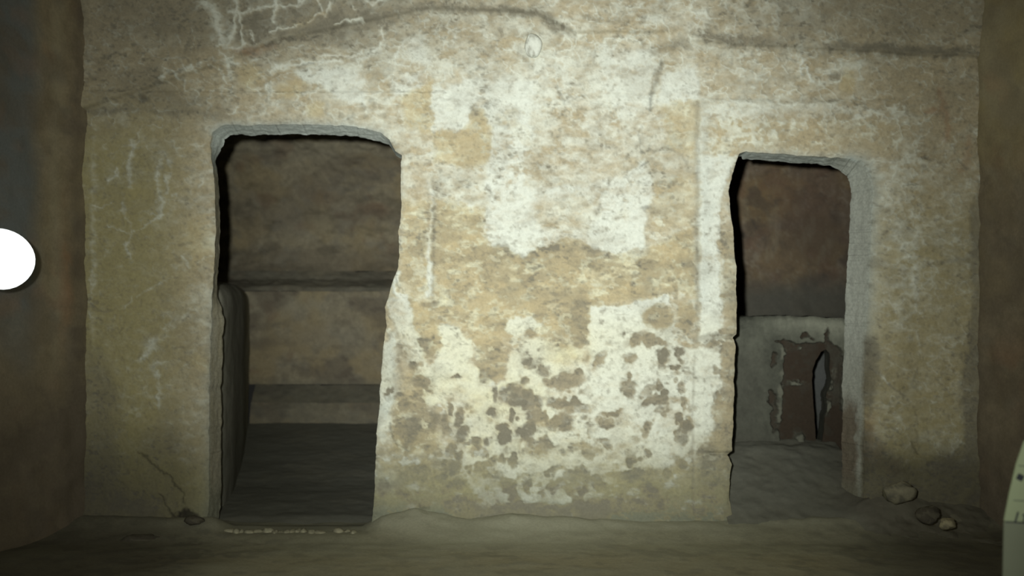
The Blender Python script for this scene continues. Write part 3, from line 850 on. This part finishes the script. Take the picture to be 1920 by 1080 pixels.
def left_wall_f(U, V, X, Y, Z):
    m = inner_fields(101)(U, V, X, Y, Z)
    u = 960 + F * X / (5 + 2.4); v = 540 - F * (Z - CZ) / 7.4
    M = Masks(u, v, 8, 3); M.m = m
    m['G'] *= .8
    m['K'] = np.clip(.30 * sst(.55, .72, fbm(U * .7, V * 1.5, 40, 107, 4)) * sst(300, 360, v), 0, 1)
    M.line('K', [(400, 508), (520, 505), (640, 512), (760, 500)], 7, .35, .8)  # shadow line above the bench, painted into the rock colour
    M.ell('G', 520, 395, 110, 40, .55, 0, .7, .7)
    M.ell('G', 660, 300, 24, 5, .8, -8, .5)
    M.ell('G', 670, 400, 60, 20, .5, 0, .7)
    M.poly('G', [(400, 470), (520, 480), (760, 462), (760, 520), (400, 520)], .55, 18)
    M.ell('P', 600, 415, 60, 30, .6, 0, .8, .8)
    M.ell('P', 560, 270, 150, 26, .45, 0, .8, .7)
    M.ell('R', 700, 392, 26, 14, .7, 0, .6)
    M.ell('R', 600, 365, 30, 12, .3, 0, .6)
    M.ell('K', 480, 470, 40, 6, .3, 0, .6)
    return {k: np.clip(x, 0, 1) for k, x in m.items()}


def left_ledge_f(U, V, X, Y, Z):
    m = inner_fields(111)(U, V, X, Y, Z)
    m['D'] = np.clip(.45 + .5 * (fbm(U, V, 40, 5, 3) - .5), 0, 1) * np.ones_like(U)
    m['W'] = m['W'] + .35
    return m


def left_front_f(U, V, X, Y, Z):
    m = inner_fields(121)(U, V, X, Y, Z)
    u = 960 + F * X / 7.24; v = 540 - F * (Z - CZ) / 7.24
    M = Masks(u, v, 8, 5); M.m = m
    M.ell('P', 540, 570, 90, 24, .55, 0, .8, .7)
    M.ell('G', 490, 640, 34, 10, .6, 0, .6)
    M.ell('W', 620, 630, 70, 22, .3, 0, .8)
    m['D'] = np.clip(.9 * sst(700, 745, v), 0, 1)
    return {k: np.clip(x, 0, 1) for k, x in m.items()}


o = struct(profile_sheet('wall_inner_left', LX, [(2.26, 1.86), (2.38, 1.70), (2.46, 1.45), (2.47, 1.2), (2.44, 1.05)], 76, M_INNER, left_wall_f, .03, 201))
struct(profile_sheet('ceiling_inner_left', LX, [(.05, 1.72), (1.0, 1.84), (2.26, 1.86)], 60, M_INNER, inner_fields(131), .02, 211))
bench = empty('stone_bench', (-1.2, 2.3, .3))
tag(bench, 'broad rock-cut bench with a dusty top across the back of the left chamber', 'bench')
for nm, prof, n, ff, sd_ in (('bench_top', [(2.44, 1.05), (2.38, 1.0), (2.26, .958), (2.235, .93)], 26, left_ledge_f, 221),
                             ('bench_front', [(2.235, .93), (2.24, .86), (2.23, .60), (2.22, .395)], 52, left_front_f, 231)):
    b = profile_sheet(nm, LX, prof, n, M_INNER, ff, .016, sd_)
    keep_place(b, bench)
step_o = empty('stone_step', (-1.2, 2.1, .2))
tag(step_o, 'low dusty rock step at the foot of the bench in the left chamber', 'step')
for nm, prof, n, dd in (('tread', [(2.215, .392), (2.15, .35), (2.09, .30)], 14, .7), ('riser', [(2.09, .30), (2.06, .26), (2.04, .17)], 16, .45)):
    b = profile_sheet(nm, LX[LX > -1.485], prof, n, M_INNER, inner_fields(141, dd), .014, 241)
    keep_place(b, step_o)
struct(profile_sheet('floor_inner_left', LX, [(2.05, .19), (1.6, .14), (.8, .045), (.2, .005), (.05, -.03)], 150, M_EARTH, inner_fields(151, .88), .006, 251))


def side_sheet(name, x, y0, y1, z0, z1, mat, fields, amp, seed, flip=False, slope=0.0, step=.02):
    ys = np.arange(y0, y1 + .001, step); zs = np.arange(z1, z0 - .001, -step)
    Yg, Zg = np.meshgrid(ys, zs)
    U, V = Yg * 470, -Zg * 470
    d = amp * 2 * (fbm(U, V, 120, seed + 1, 4) - .5) + amp * .6 * (fbm(U, V, 20, seed + 2, 3) - .5)
    X = x + slope * np.minimum(Yg, 0) + (d if not flip else -d)
    q = grid_quads(*Yg.shape)
    if flip:
        q = q[:, ::-1]
    return mk(name, np.stack([X, Yg, Zg], -1), q, mat, None, fields(U, V, X, Yg, Zg))


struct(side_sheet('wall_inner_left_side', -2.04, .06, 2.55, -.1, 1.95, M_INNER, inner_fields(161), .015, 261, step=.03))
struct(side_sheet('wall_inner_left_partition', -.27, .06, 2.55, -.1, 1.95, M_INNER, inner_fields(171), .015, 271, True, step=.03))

# right inner chamber
RX = np.arange(.45, 2.45, .012)


def right_wall_f(U, V, X, Y, Z):
    m = inner_fields(301)(U, V, X, Y, Z)
    n = fbm(U * 1.8, V * .55, 30, 303, 3)
    m['P'] = np.clip(.75 * sst(.55, .75, n) + .7 * sst(.93, .99, 1 - np.abs(2 * fbm(U, V, 30, 305, 3) - 1)), 0, 1) * .85
    u = 960 + F * X / 6.9; v = 540 - F * (Z - CZ) / 6.9
    M = Masks(u, v, 8, 3); M.m = m
    M.ell('O', 1425, 385, 45, 40, .9, 0, .7)
    M.ell('R', 1520, 390, 60, 60, .4, 0, .8)
    M.ell('G', 1530, 440, 70, 60, .5, 0, .8)
    m['D'] = np.clip(.9 * sst(500, 560, v), 0, 1)
    return {k: np.clip(x, 0, 1) for k, x in m.items()}


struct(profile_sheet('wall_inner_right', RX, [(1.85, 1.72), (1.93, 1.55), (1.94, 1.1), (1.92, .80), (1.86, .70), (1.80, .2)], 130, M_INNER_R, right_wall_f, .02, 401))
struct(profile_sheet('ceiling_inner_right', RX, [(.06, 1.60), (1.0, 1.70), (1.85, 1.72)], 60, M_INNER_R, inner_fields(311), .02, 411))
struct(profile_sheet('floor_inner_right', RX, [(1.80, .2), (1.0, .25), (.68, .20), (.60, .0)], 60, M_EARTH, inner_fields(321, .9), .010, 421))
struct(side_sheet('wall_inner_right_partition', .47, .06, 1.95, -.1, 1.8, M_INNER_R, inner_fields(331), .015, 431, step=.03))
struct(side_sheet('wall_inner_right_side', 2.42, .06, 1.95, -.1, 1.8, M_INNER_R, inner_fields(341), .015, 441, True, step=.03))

# ------------------------------------------------------------------ closing slab in the right doorway, broken through
SLAB = [(1345, 900), (1345, 604), (1362, 595), (1440, 592), (1520, 594), (1590, 597), (1640, 602), (1645, 900)]
HOLE = [(1535, 842), (1531, 800), (1529, 760), (1525, 725), (1526, 698), (1532, 676), (1543, 660), (1553, 656), (1559, 664),
        (1559, 690), (1561, 712), (1553, 738), (1551, 775), (1549, 800), (1544, 842)]
SY = .50


def sd_slab(U, V):
    wu = U + 3 * (fbm(U, V, 16, 501, 2) - .5); wv = V + 4 * (fbm(U, V, 20, 502, 2) - .5)
    return np.minimum(-poly_sd(wu, wv, SLAB), poly_sd(wu, wv, HOLE))


BROKEN = [(1466, 640), (1484, 640), (1500, 644), (1526, 646), (1538, 634), (1548, 640), (1554, 626), (1562, 640), (1580, 660), (1582, 700),
          (1576, 745), (1580, 775), (1592, 800), (1590, 850), (1556, 870), (1470, 850), (1464, 800), (1474, 740), (1470, 700), (1475, 656)]


def slab_fields(U, V, sd):
    M = Masks(U, V, 7, 9)
    m = M.m
    n = fbm(U * 1.5, V * .6, 24, 511, 4); n2 = fbm(U, V, 16, 512, 3)
    m['P'][:] = .15 + .55 * sst(1450, 1600, U) * sst(720, 600, V) + .5 * sst(640, 600, V) * sst(1400, 1470, U) + (n - .5) * .5  # paler to the upper right: light on the slab put into its colour
    m['G'][:] = .25 * sst(.5, .7, n2)
    m['D'][:] = .8 * sst(1480, 1400, U) * sst(620, 680, V) * .6 + .9 * sst(800, 850, V)
    M.poly('R', BROKEN, .95, 4)
    M.poly('P', BROKEN, .05, 4)
    M.poly('D', BROKEN, .10, 8)
    for x, y, rx, ry in ((1452, 670, 5, 12), (1450, 750, 8, 18), (1456, 790, 10, 24), (1470, 640, 12, 4), (1512, 628, 8, 5), (1524, 632, 4, 3), (1555, 622, 4, 10), (1600, 820, 14, 40), (1610, 690, 10, 3)):
        M.ell('R', x, y, rx, ry, .9, 0, .4)
        M.ell('P', x, y, rx, ry, 0, 0, .4)
    for x, y, rx, ry in ((1472, 660, 7, 8), (1470, 700, 4, 10), (1468, 735, 6, 12), (1462, 780, 5, 16), (1504, 656, 4, 4), (1566, 700, 5, 10), (1560, 720, 6, 12), (1556, 760, 5, 16), (1496, 720, 14, 4), (1500, 820, 10, 12)):
        M.ell('R', x, y, rx, ry, .25, 0, .5)
        M.ell('P', x, y, rx, ry, .75, 0, .5)
    M.poly('R', [(1548, 640), (1582, 660), (1578, 760), (1562, 760), (1562, 680)], .62, 5)
    M.line('K', [(1590, 702), (1606, 698), (1614, 684)], 2, .5)
    m['P'] = m['P'] + (n2 - .5) * .4
    for k in m:
        m[k] = np.clip(m[k], 0, 1)
    h = .006 * (fbm(U, V, 40, 521, 3) - .5) + .004 * (n2 - .5) - .030 * sst(.2, .7, m['R'])
    h -= .03 * np.exp(-np.maximum(sd, 0) / 5) * sst(620, 600, V)
    return m, h


def slab_edge(u, v, t):
    m = zero(u)
    m['D'] = m['D'] + .6; m['G'] = m['G'] + .3
    return m


SL = carved(1340, 1650, 586, 872, 1.6, SY, sd_slab, slab_fields, .10, 5, lambda u, v: np.zeros(u.shape), slab_edge)
slab = empty('closing_slab', (px_x(1490, SY), SY, .2))
tag(slab, 'grey stone slab blocking the lower right doorway, broken through with a dark ragged hole', 'slab')
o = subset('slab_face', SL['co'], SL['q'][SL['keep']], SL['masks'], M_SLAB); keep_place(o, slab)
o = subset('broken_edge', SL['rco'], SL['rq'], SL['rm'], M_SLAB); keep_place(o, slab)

# low bench along the left side of the left chamber: a slanting side face and a flat top
sb = empty('side_bench', (-1.5, 1.2, 0))
tag(sb, 'narrow grey flank of a side bench just inside the left jamb of the left doorway', 'bench')
tt, zz = np.meshgrid(np.linspace(0, 1, 150), np.linspace(0, 1, 90))
CX_ = np.interp(np.linspace(0, 1, 150), [0, .12, .3, .6, 1], [403, 420, 438, 456, 467]); CY_ = np.interp(np.linspace(0, 1, 150), [0, .12, .3, .6, 1], [.30, .38, .62, 1.2, 2.18])
for _ in range(30):
    CX_[1:-1] = (CX_[:-2] + CX_[2:]) / 2; CY_[1:-1] = (CY_[:-2] + CY_[2:]) / 2
zt = .965 - .02 * np.exp(-((tt - 1) / .2) ** 2) + .018 * (fbm(tt * 500, zz * 0, 60, 561, 3) - .5)
bz = -.02 + (zt + .02) * (1 - zz)
dn = .014 * (fbm(tt * 400, bz * 470, 120, 562, 3) - .5) + .004 * (fbm(tt * 400, bz * 470, 26, 563, 3) - .5) - .05 * np.exp(-zz / .025)
by = np.repeat(CY_[None], 90, 0); bx = px_x(np.repeat(CX_[None], 90, 0), by) + dn
mm = zero(tt)
nn_ = fbm(tt * 800, bz * 300, 60, 564, 4)
mm['P'] = np.clip(.35 * sst(.25, .0, zz) + .6 * (nn_ - .45), 0, 1)
mm['D'] = np.clip(.2 + .7 * sst(.55, .9, zz), 0, 1)
mm['G'] = np.clip(.3 * sst(.5, .7, nn_), 0, 1)
M_FLANK = stone_mat('grey_bench_plaster', tan=(.36, .355, .29), plaster=(.50, .50, .42), grime=(.22, .21, .17), dust=(.27, .27, .225))
o = mk('bench_flank', np.stack([bx, by, bz], -1), grid_quads(*tt.shape), M_FLANK, None, mm); keep_place(o, sb)
xx, yy_ = np.meshgrid(np.linspace(0, 1, 30), np.linspace(0, 1, 60))
ex_ = np.interp(yy_, np.linspace(0, 1, 150), bx[0]); ey_ = np.interp(yy_, np.linspace(0, 1, 150), by[0]); ez_ = np.interp(yy_, np.linspace(0, 1, 150), bz[0])
txx = ex_ + (-1.97 - ex_) * xx
mm = zero(txx); mm['D'] = mm['D'] + .8
o = mk('bench_top', np.stack([txx, ey_, ez_ + .02 * np.minimum(1, xx * 6) + .012 * (fbm(txx * 470, ey_ * 470, 60, 565, 3) - .5) * np.minimum(1, xx * 4)], -1), grid_quads(*txx.shape)[:, ::-1], M_FLANK, None, mm); keep_place(o, sb)
ez2, ex2 = np.meshgrid(np.linspace(bz[0, 0], -.02, 40), np.linspace(0, 1, 20), indexing='ij')
sxx = np.interp(-ez2, -bz[:, 0], bx[:, 0]); sxx = sxx + (-1.97 - sxx) * ex2
mm = zero(sxx); mm['D'] = mm['D'] + .4
o = mk('bench_end', np.stack([sxx, np.full(sxx.shape, by[0, 0]), ez2], -1), grid_quads(*sxx.shape)[:, ::-1], M_FLANK, None, mm); keep_place(o, sb)


# ------------------------------------------------------------------ irregular stones
def rock(name, loc, r, mat, seed, masks, n=14, parent=None, rough=.6, rot=0):
    rs = np.random.RandomState(seed)
    th = np.linspace(0, 2 * math.pi, 2 * n, endpoint=False); ph = np.linspace(0, math.pi, n + 1)
    T, Pp = np.meshgrid(th, ph)
    dirs = np.stack([np.sin(Pp) * np.cos(T), np.sin(Pp) * np.sin(T), np.cos(Pp)], -1)
    k = np.ones(T.shape)
    for _ in range(11):
        a = rs.normal(size=3); a /= np.linalg.norm(a)
        cut = .62 + .3 * rs.rand()
        dd = dirs @ a
        k = np.minimum(k, np.where(dd > .05, cut / np.maximum(dd, .05), 9))
    k = k * (1 + rough * .4 * (vn(dirs[..., 0] * 60 + 500, dirs[..., 2] * 60 + dirs[..., 1] * 45 + 500, 16, seed % 9) - .5))
    p = dirs * k[..., None] * np.array(r)
    cr, sr = math.cos(rot), math.sin(rot)
    p = np.stack([p[..., 0] * cr - p[..., 1] * sr, p[..., 0] * sr + p[..., 1] * cr, p[..., 2]], -1)
    nth, nph = 2 * n, n + 1
    idx = np.arange(nth * nph).reshape(nph, nth); nxt = np.roll(idx, -1, 1)
    q = np.stack([idx[:-1], idx[1:], nxt[1:], nxt[:-1]], -1).reshape(-1, 4)
    mm = zero(T)
    k2 = fbm(dirs[..., 0] * 60 + 500, dirs[..., 2] * 60 + dirs[..., 1] * 45 + 500, 24, 3, 3)
    mm['G'] = mm['G'] + .5 * sst(.45, .65, k2)
    for key, val in masks.items():
        mm[key] = mm[key] + val
    o = mk(name, p.reshape(-1, 3), q, mat, parent, mm, smooth=True)
    o.location = loc
    return o


blk = rock('fallen_block', (px_x(1548, 1.0), 1.08, px_z(760, 1.0)), (.28, .09, .44), M_SLAB, 5, dict(W=.9), 18)
tag(blk, 'grey stone block seen through the hole in the broken slab of the right doorway', 'block')

# ------------------------------------------------------------------ main floor
def axis(*parts):
    return np.unique(np.round(np.concatenate([np.arange(a, b, s) for a, b, s in parts]), 5))


fx = axis((-3.2, -2.3, .1), (-2.3, 2.3, .0125), (2.3, 3.21, .1))
fy = axis((-6.3, -1.6, .12), (-1.6, .30, .012))
FX, FY = np.meshgrid(fx, fy[::-1])
fu, fv = FX * 470, -FY * 470
ppx = 960 + F * FX / (5 + FY)
n1 = fbm(fu, fv, 110, 601, 4); n2 = fbm(fu, fv, 26, 602, 3)
FZ = .012 * (n1 - .5) + .003 * (n2 - .5)
base_w = np.exp(-((FY + .02) / .11) ** 2)
mound = np.interp(ppx, [150, 400, 440, 680, 715, 780, 880, 960, 1040, 1150, 1300, 1370, 1400, 1620, 1700, 1850], [.045, .035, .0, .0, .05, .085, .03, .045, .035, .03, .025, .03, .03, .05, .07, .05])
FZ = FZ + mound * base_w * (.7 + .6 * n1) - .012 * sst(-.01, .1, FY)
FZ -= .012 * sst(-.16, -.30, FY) * 1.0
fm = zero(FX)
fm['D'] = np.clip(.55 + .9 * (n1 - .5) + .45 * base_w + .3 * np.exp(-((ppx - 1000) / 300) ** 2) * sst(-.5, -.1, FY), 0, 1)
fm['G'] = np.clip(.45 * sst(.5, .7, n2) + .9 * sst(560, 260, ppx) + .9 * sst(1480, 1700, ppx) * (1 - .3 * base_w), 0, 1)  # darkens to both sides, painting the beam's falloff into the floor
fm['O'] = np.clip(.5 * sst(-.35, -.6, FY), 0, 1)
fm['D'] *= (1 - .7 * sst(520, 250, ppx)) * (1 - .7 * sst(1500, 1750, ppx))
floor = struct(mk('floor', np.stack([FX, FY, FZ], -1), grid_quads(*FX.shape), M_FLOOR, None, fm))

# crust of pale lime along the sill of the left doorway
rs = np.random.RandomState(4)
x = 418.0
while x < 664:
    w = rs.uniform(9, 22)
    yy = -.115 + rs.uniform(-.012, .012)
    bright = rs.uniform(.05, .3)
    o = rock('lime_lump', (px_x(x + w / 2, yy), yy, -.005 + rs.uniform(-.005, .003)), (w * .7 / 480, .028, rs.uniform(.012, .020)), M_FLOOR, int(rs.randint(1, 999)), dict(P=bright, O=.35, D=.4), 7, floor, .4)
    x += w * .92

# heap of fine earth in the right doorway
hx = np.arange(px_x(1360), px_x(1846), .009); hy = np.arange(.56, -.36, -.009)
HX, HY = np.meshgrid(hx, hy)
hp = 960 + F * HX / (5 + HY)
hn = fbm(HX * 470, HY * 470, 60, 621, 4)
hn2 = fbm(HX * 470, HY * 470, 20, 623, 3)
top = np.interp(hp + 30 * (hn - .5), [1360, 1500, 1580, 1630, 1680, 1740, 1800, 1850], [.315, .32, .30, .23, .165, .12, .10, .09])
pin = np.interp(HY, [-.30, -.22, -.10, .05, .25, .42, .56], [-.03, -.01, .03, .10, .20, .27, .295]) / .305
pout = np.interp(HY, [-.36, -.28, -.20, -.11, -.04, .0, .56], [-.08, .0, .18, .50, .84, 1.0, 1.0])
kk = sst(1560, 1720, hp)
HZ = (pin * (1 - kk) + pout * kk) * top + (.030 * (hn - .5) + .012 * (hn2 - .5)) * (.4 + .6 * kk + .3) - .02
hm = zero(HX)
hm['D'] = np.clip(.75 + .6 * (hn - .5), 0, 1)
hm['G'] = np.clip(.4 * sst(.5, .7, fbm(HX * 470, HY * 470, 24, 622, 3)) + .75 * sst(1560, 1700, hp), 0, 1)
hm['D'] *= 1 - .8 * sst(1560, 1700, hp)
hm['R'] = np.clip(.7 * sst(1550, 1590, hp) * sst(1680, 1630, hp) * sst(.35, .55, hn + .2 * sst(-.1, .1, HY)), 0, 1)
hm['P'] = np.clip(.8 * np.exp(-((hp - 1676) / 34) ** 2 - ((HY + .10) / .05) ** 2), 0, 1)
hq = grid_quads(*HX.shape)
qx, qy = HX.ravel()[hq].mean(1), HY.ravel()[hq].mean(1)
for sel, lab in ((qx < px_x(1630), 'sloping heap of grey earth filling the bottom of the right doorway'),
                 ((qx >= px_x(1630)) & (qy < -.01), 'dark loose earth banked along the wall foot right of the right doorway')):
    hqq = hq[sel]
    hu = np.unique(hqq); hmap = np.full(HX.size, -1); hmap[hu] = np.arange(len(hu))
    heap = mk('earth_heap', np.stack([HX, HY, HZ], -1).reshape(-1, 3)[hu], hmap[hqq], M_EARTH, None, {k: v.ravel()[hu] for k, v in hm.items()})
    tag(heap, lab, 'earth')
    heap['kind'] = 'stuff'

# loose stones
for nm, px, py, y, r, msk, lab, sd_ in (
        ('loose_stone', 1776, 982, -.34, (.034, .03, .026), dict(P=.15, O=.5), 'small tan stone on the floor near the right wall', 21),
        ('loose_stone', 1682, 922, -.13, (.075, .045, .045), dict(G=.45, O=.3, D=.2), 'rounded pale boulder half buried in the earth right of the right doorway', 22),
        ('loose_stone', 1742, 966, -.28, (.05, .04, .035), dict(G=.85), 'dark stone between the tan stone and the pale boulder', 23),
        ('loose_stone', 366, 975, -.09, (.045, .035, .02), dict(G=.9), 'flat dark stone at the foot of the left doorway jamb', 24),
        ('loose_stone', 262, 1012, -.22, (.085, .05, .02), dict(G=.9), 'long dark flat stone on the floor at the left', 25),
        ('loose_stone', 305, 1040, -.35, (.07, .05, .018), dict(G=.8), 'dark flat stone just in front of the long flat stone', 26)):
    z = px_z(py, y)
    tag(rock(nm, (px_x(px, y), y, z), r, M_FLOOR, sd_, msk, 11), lab, 'stone')

# lime knob on the wall
kn = rock('lime_knob', (px_x(998), -.012, px_z(90)), (.042, .022, .056), M_WALL, 31, dict(P=.95), 14, None, .1)
for v_ in kn.data.vertices:
    v_.co.x *= .62 + .38 * min(1, max(0, (v_.co.z + .05) / .07))
keep_place(kn, wall_back)


# ------------------------------------------------------------------ side walls, ceiling, wall behind
def left_f(U, V, X, Y, Z):
    m = inner_fields(701)(U, V, X, Y, Z)
    u = 960 + F * X / (5 + Y)
    v = 540 - F * (Z - CZ) / (5 + Y)
    n = fbm(U, V, 90, 703, 3)
    m['W'] = np.clip(.9 * sst(-.20, -.31, Y + .06 * (n - .5)) * sst(.55, 1.0, Z + .5 * (n - .5)), 0, 1)
    m['R'] = np.clip(m['R'] * .5 + .5 * np.exp(-((Y + .12) / .03) ** 2) * np.exp(-((Z - .95) / .2) ** 2), 0, 1)
    m['O'] = np.clip(.35 + .5 * (n - .5), 0, 1)
    m['P'] = np.clip(m['P'] + .35 * np.exp(-((Y + .165) / .03) ** 2) * sst(.4, .8, Z), 0, 1)
    m['G'] = np.clip(m['G'] * .7 + .5 * np.exp(-((Y + .06) / .04) ** 2) + .8 * sst(.85, .35, Z), 0, 1)  # lower part darkened in colour to paint in the dim corner
    return m


def right_f(U, V, X, Y, Z):
    m = inner_fields(711)(U, V, X, Y, Z)
    n = fbm(U, V, 120, 713, 3)
    m['P'] = np.clip(m['P'] + .7 * sst(1.45, 1.6, Z + .15 * (n - .5)), 0, 1)
    m['O'] = np.clip(m['O'] + .6 * sst(1.4, 1.6, Z), 0, 1)
    m['G'] = np.clip(m['G'] * .5 + .45 * sst(1.45, 1.25, Z) + .3 * sst(.5, .2, Z), 0, 1)
    m['R'] = np.clip(m['R'] * .5 + .6 * np.exp(-((Z - .62) / .12) ** 2) * sst(.45, .6, n), 0, 1)
    return m


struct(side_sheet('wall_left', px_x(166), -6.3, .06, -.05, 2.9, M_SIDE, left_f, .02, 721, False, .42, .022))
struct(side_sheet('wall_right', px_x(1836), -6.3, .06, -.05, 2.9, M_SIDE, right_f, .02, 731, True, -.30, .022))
cx = np.arange(-3.0, 3.01, .05); cy = np.arange(-6.3, .11, .05)
CX, CY = np.meshgrid(cx, cy)
cn = fbm(CX * 470, CY * 470, 150, 741, 4)
cm = zero(CX); cm['G'] = .5 * sst(.4, .6, cn); cm['P'] = .5 * sst(.5, .7, cn)
struct(mk('ceiling', np.stack([CX, CY, 2.27 - .09 * CY.clip(-6, 0) * 0.8 + .05 * (cn - .5)], -1), grid_quads(*CX.shape), M_SIDE, None, cm))
bx_, bz_ = np.meshgrid(np.arange(-3.0, 3.01, .06), np.arange(-.05, 2.91, .06))
bm_ = inner_fields(751)(bx_ * 470, bz_ * 470, bx_, bx_, bz_)
struct(mk('wall_front', np.stack([bx_, np.full(bx_.shape, -6.28) + .04 * (fbm(bx_ * 470, bz_ * 470, 150, 752, 3) - .5), bz_], -1), grid_quads(*bx_.shape)[:, ::-1], M_SIDE, None, bm_))


# ------------------------------------------------------------------ simple materials for the made things
def plain(name, col, rough=.6, metal=0.0, var=.12, sc=40, emit=None):
    m = bpy.data.materials.new(name); m.use_nodes = True
    nt = m.node_tree; b = nt.nodes['Principled BSDF']
    n = nt.nodes.new('ShaderNodeTexNoise'); n.inputs['Scale'].default_value = sc
    tc = nt.nodes.new('ShaderNodeTexCoord'); nt.links.new(tc.outputs['Object'], n.inputs['Vector'])
    x = nt.nodes.new('ShaderNodeMix'); x.data_type = 'RGBA'
    x.inputs['A'].default_value = (*[c * (1 - var) for c in col], 1); x.inputs['B'].default_value = (*[min(1, c * (1 + var)) for c in col], 1)
    nt.links.new(n.outputs['Fac'], x.inputs['Factor'])
    nt.links.new(x.outputs['Result'], b.inputs['Base Color'])
    b.inputs['Roughness'].default_value = rough; b.inputs['Metallic'].default_value = metal
    if emit:
        b.inputs['Emission Color'].default_value = (*emit[0], 1); b.inputs['Emission Strength'].default_value = emit[1]
    return m


M_GLOW = plain('glowing_opal_glass', (.8, .82, .8), .3, emit=((.93, 1.0, .97), 1.6))
M_BLACK = plain('black_lamp_metal', (.03, .03, .032), .45, .6)
M_PAPER = plain('cream_board', (.34, .40, .25), .7, var=.10, sc=14)
M_PAPER_SHADED = plain('cream_board_shaded', (.20, .225, .16), .7, var=.10, sc=14)  # board colour again, darkened to put shade on the lower sheet
M_INK = plain('dark_ink', (.03, .035, .045), .6)
M_POST = plain('grey_post', (.12, .12, .11), .5, .4)


def lathe(name, prof, mat, parent, seg=28, axis_dir=None, loc=(0, 0, 0)):
    prof = np.asarray(prof, float)
    th = np.linspace(0, 2 * math.pi, seg, endpoint=False)
    co = np.stack([prof[:, 0][:, None] * np.cos(th), prof[:, 0][:, None] * np.sin(th), np.repeat(prof[:, 1][:, None], seg, 1)], -1)
    idx = np.arange(len(prof) * seg).reshape(len(prof), seg); nxt = np.roll(idx, -1, 1)
    q = np.stack([idx[:-1], nxt[:-1], nxt[1:], idx[1:]], -1).reshape(-1, 4)
    o = mk(name, co, q, mat, parent)
    o.location = loc
    if axis_dir is not None:
        o.rotation_euler = Vector(axis_dir).to_track_quat('Z', 'Y').to_euler()
    return o


# ------------------------------------------------------------------ lamp on the left wall
LD = 4.05
lc = Vector(((4 - 960) * LD / F, LD - 5, CZ + (540 - 484) * LD / F))
lampo = empty('wall_lamp', (px_x(166) + .42 * (LD - 5) + .012, LD - 5, lc.z))
tag(lampo, 'glowing white egg-shaped lamp on a black bracket on the left wall', 'lamp')
ex = lc.x - lampo.location.x
lathe('mounting_plate', [(0, 0), (.05, 0), (.05, .012), (.044, .016), (0, .016)], M_BLACK, lampo, 24, (1, 0, 0), (-.02, 0, 0))
lathe('arm', [(0, 0), (.011, 0), (.011, ex - .05), (0, ex - .05)], M_BLACK, lampo, 12, (1, 0, 0), (-.01, 0, 0))
pr = [(.0, -.098)]
for k in range(1, 20):
    a = math.pi * k / 20
    pr.append((.094 * math.sin(a) * (1 + .10 * math.cos(a)), -.102 * math.cos(a)))
pr.append((0, .102))
lathe('diffuser', pr, M_GLOW, lampo, 32, (-.62, 0, .78), (ex, 0, 0))
lathe('collar', [(0, 0), (.05, 0), (.055, .03), (.04, .05), (0, .05)], M_BLACK, lampo, 24, (1, 0, 0), (ex - .125, 0, 0))

# ------------------------------------------------------------------ folded information board, lower right
BY = -2.3
dist = 5 + BY


def bp(px, py, y=BY):
    return ((px - 960) * (5 + y) / F, y, CZ + (540 - py) * (5 + y) / F)


def panel(name, pts, mat, parent, th=.006):
    """flat sheet with thickness from an outline in (x, y, z)"""
    import bmesh
    bm = bmesh.new()
    vsx_ = [bm.verts.new(p) for p in pts]
    f = bm.faces.new(vsx_)
    bm.normal_update()
    r = bmesh.ops.extrude_face_region(bm, geom=[f])
    nn = Vector((0, 1, 0)) * th
    for g in r['geom']:
        if isinstance(g, bmesh.types.BMVert):
            g.co += nn
    bmesh.ops.recalc_face_normals(bm, faces=bm.faces)
    bmesh.ops.bevel(bm, geom=[e for e in bm.edges], offset=.0012, segments=2, affect='EDGES')
    me = bpy.data.meshes.new(name); bm.to_mesh(me); bm.free()
    me.materials.append(mat)
    return link(bpy.data.objects.new(name, me), parent)


board = empty('information_board', (bp(1960, 1080)[0], BY, 0))
tag(board, 'cream printed information board on a grey post at the lower right edge', 'board')
top_pts = [bp(1883, 977), bp(1893, 925), bp(1906, 870), bp(1921, 826), bp(2010, 800), bp(2040, 985)]
low_pts = [bp(1880, 1230), bp(1881, 1080), bp(1883, 978), bp(2040, 990), bp(2040, 1230)]
o = panel('upper_sheet', top_pts, M_PAPER, board); keep_place(o, board)
o = panel('lower_sheet', low_pts, M_PAPER_SHADED, board); keep_place(o, board)


def ink(name, px0, py0, px1, py1, w, y=BY - .0025):
    a = Vector(bp(px0, py0)); b = Vector(bp(px1, py1)); a.y = b.y = y
    d = (b - a).normalized(); s = Vector((d.z, 0, -d.x)) * (w * dist / F / 2)
    o = panel(name, [a - s, a + s, b + s, b - s], M_INK, None, .003)
    keep_place(o, board)
    return o


ink('printed_rule', 1884, 978, 2030, 989, 2.0)
ink('printed_figure', 1903, 979, 1909, 959, 3.4)
ink('printed_figure', 1916, 967, 1922, 963, 2.6)
ink('printed_figure', 1922, 963, 1918, 980, 2.6)
ink('printed_mark', 1907, 892, 1918, 898, 12)
ink('printed_rule', 1900, 938, 2000, 944, 1.2)
ink('printed_rule', 1909, 873, 2000, 880, 1.2)
px_, _, _ = bp(1965, 0)
lathe('post', [(0, 0), (.016, 0), (.016, .62), (0, .62)], M_POST, board, 14, None, (px_ - board.location.x, .025, .012))
lathe('foot_plate', [(0, -.02), (.12, -.02), (.12, .008), (.10, .016), (0, .016)], M_POST, board, 28, None, (px_ - board.location.x, .025, 0))
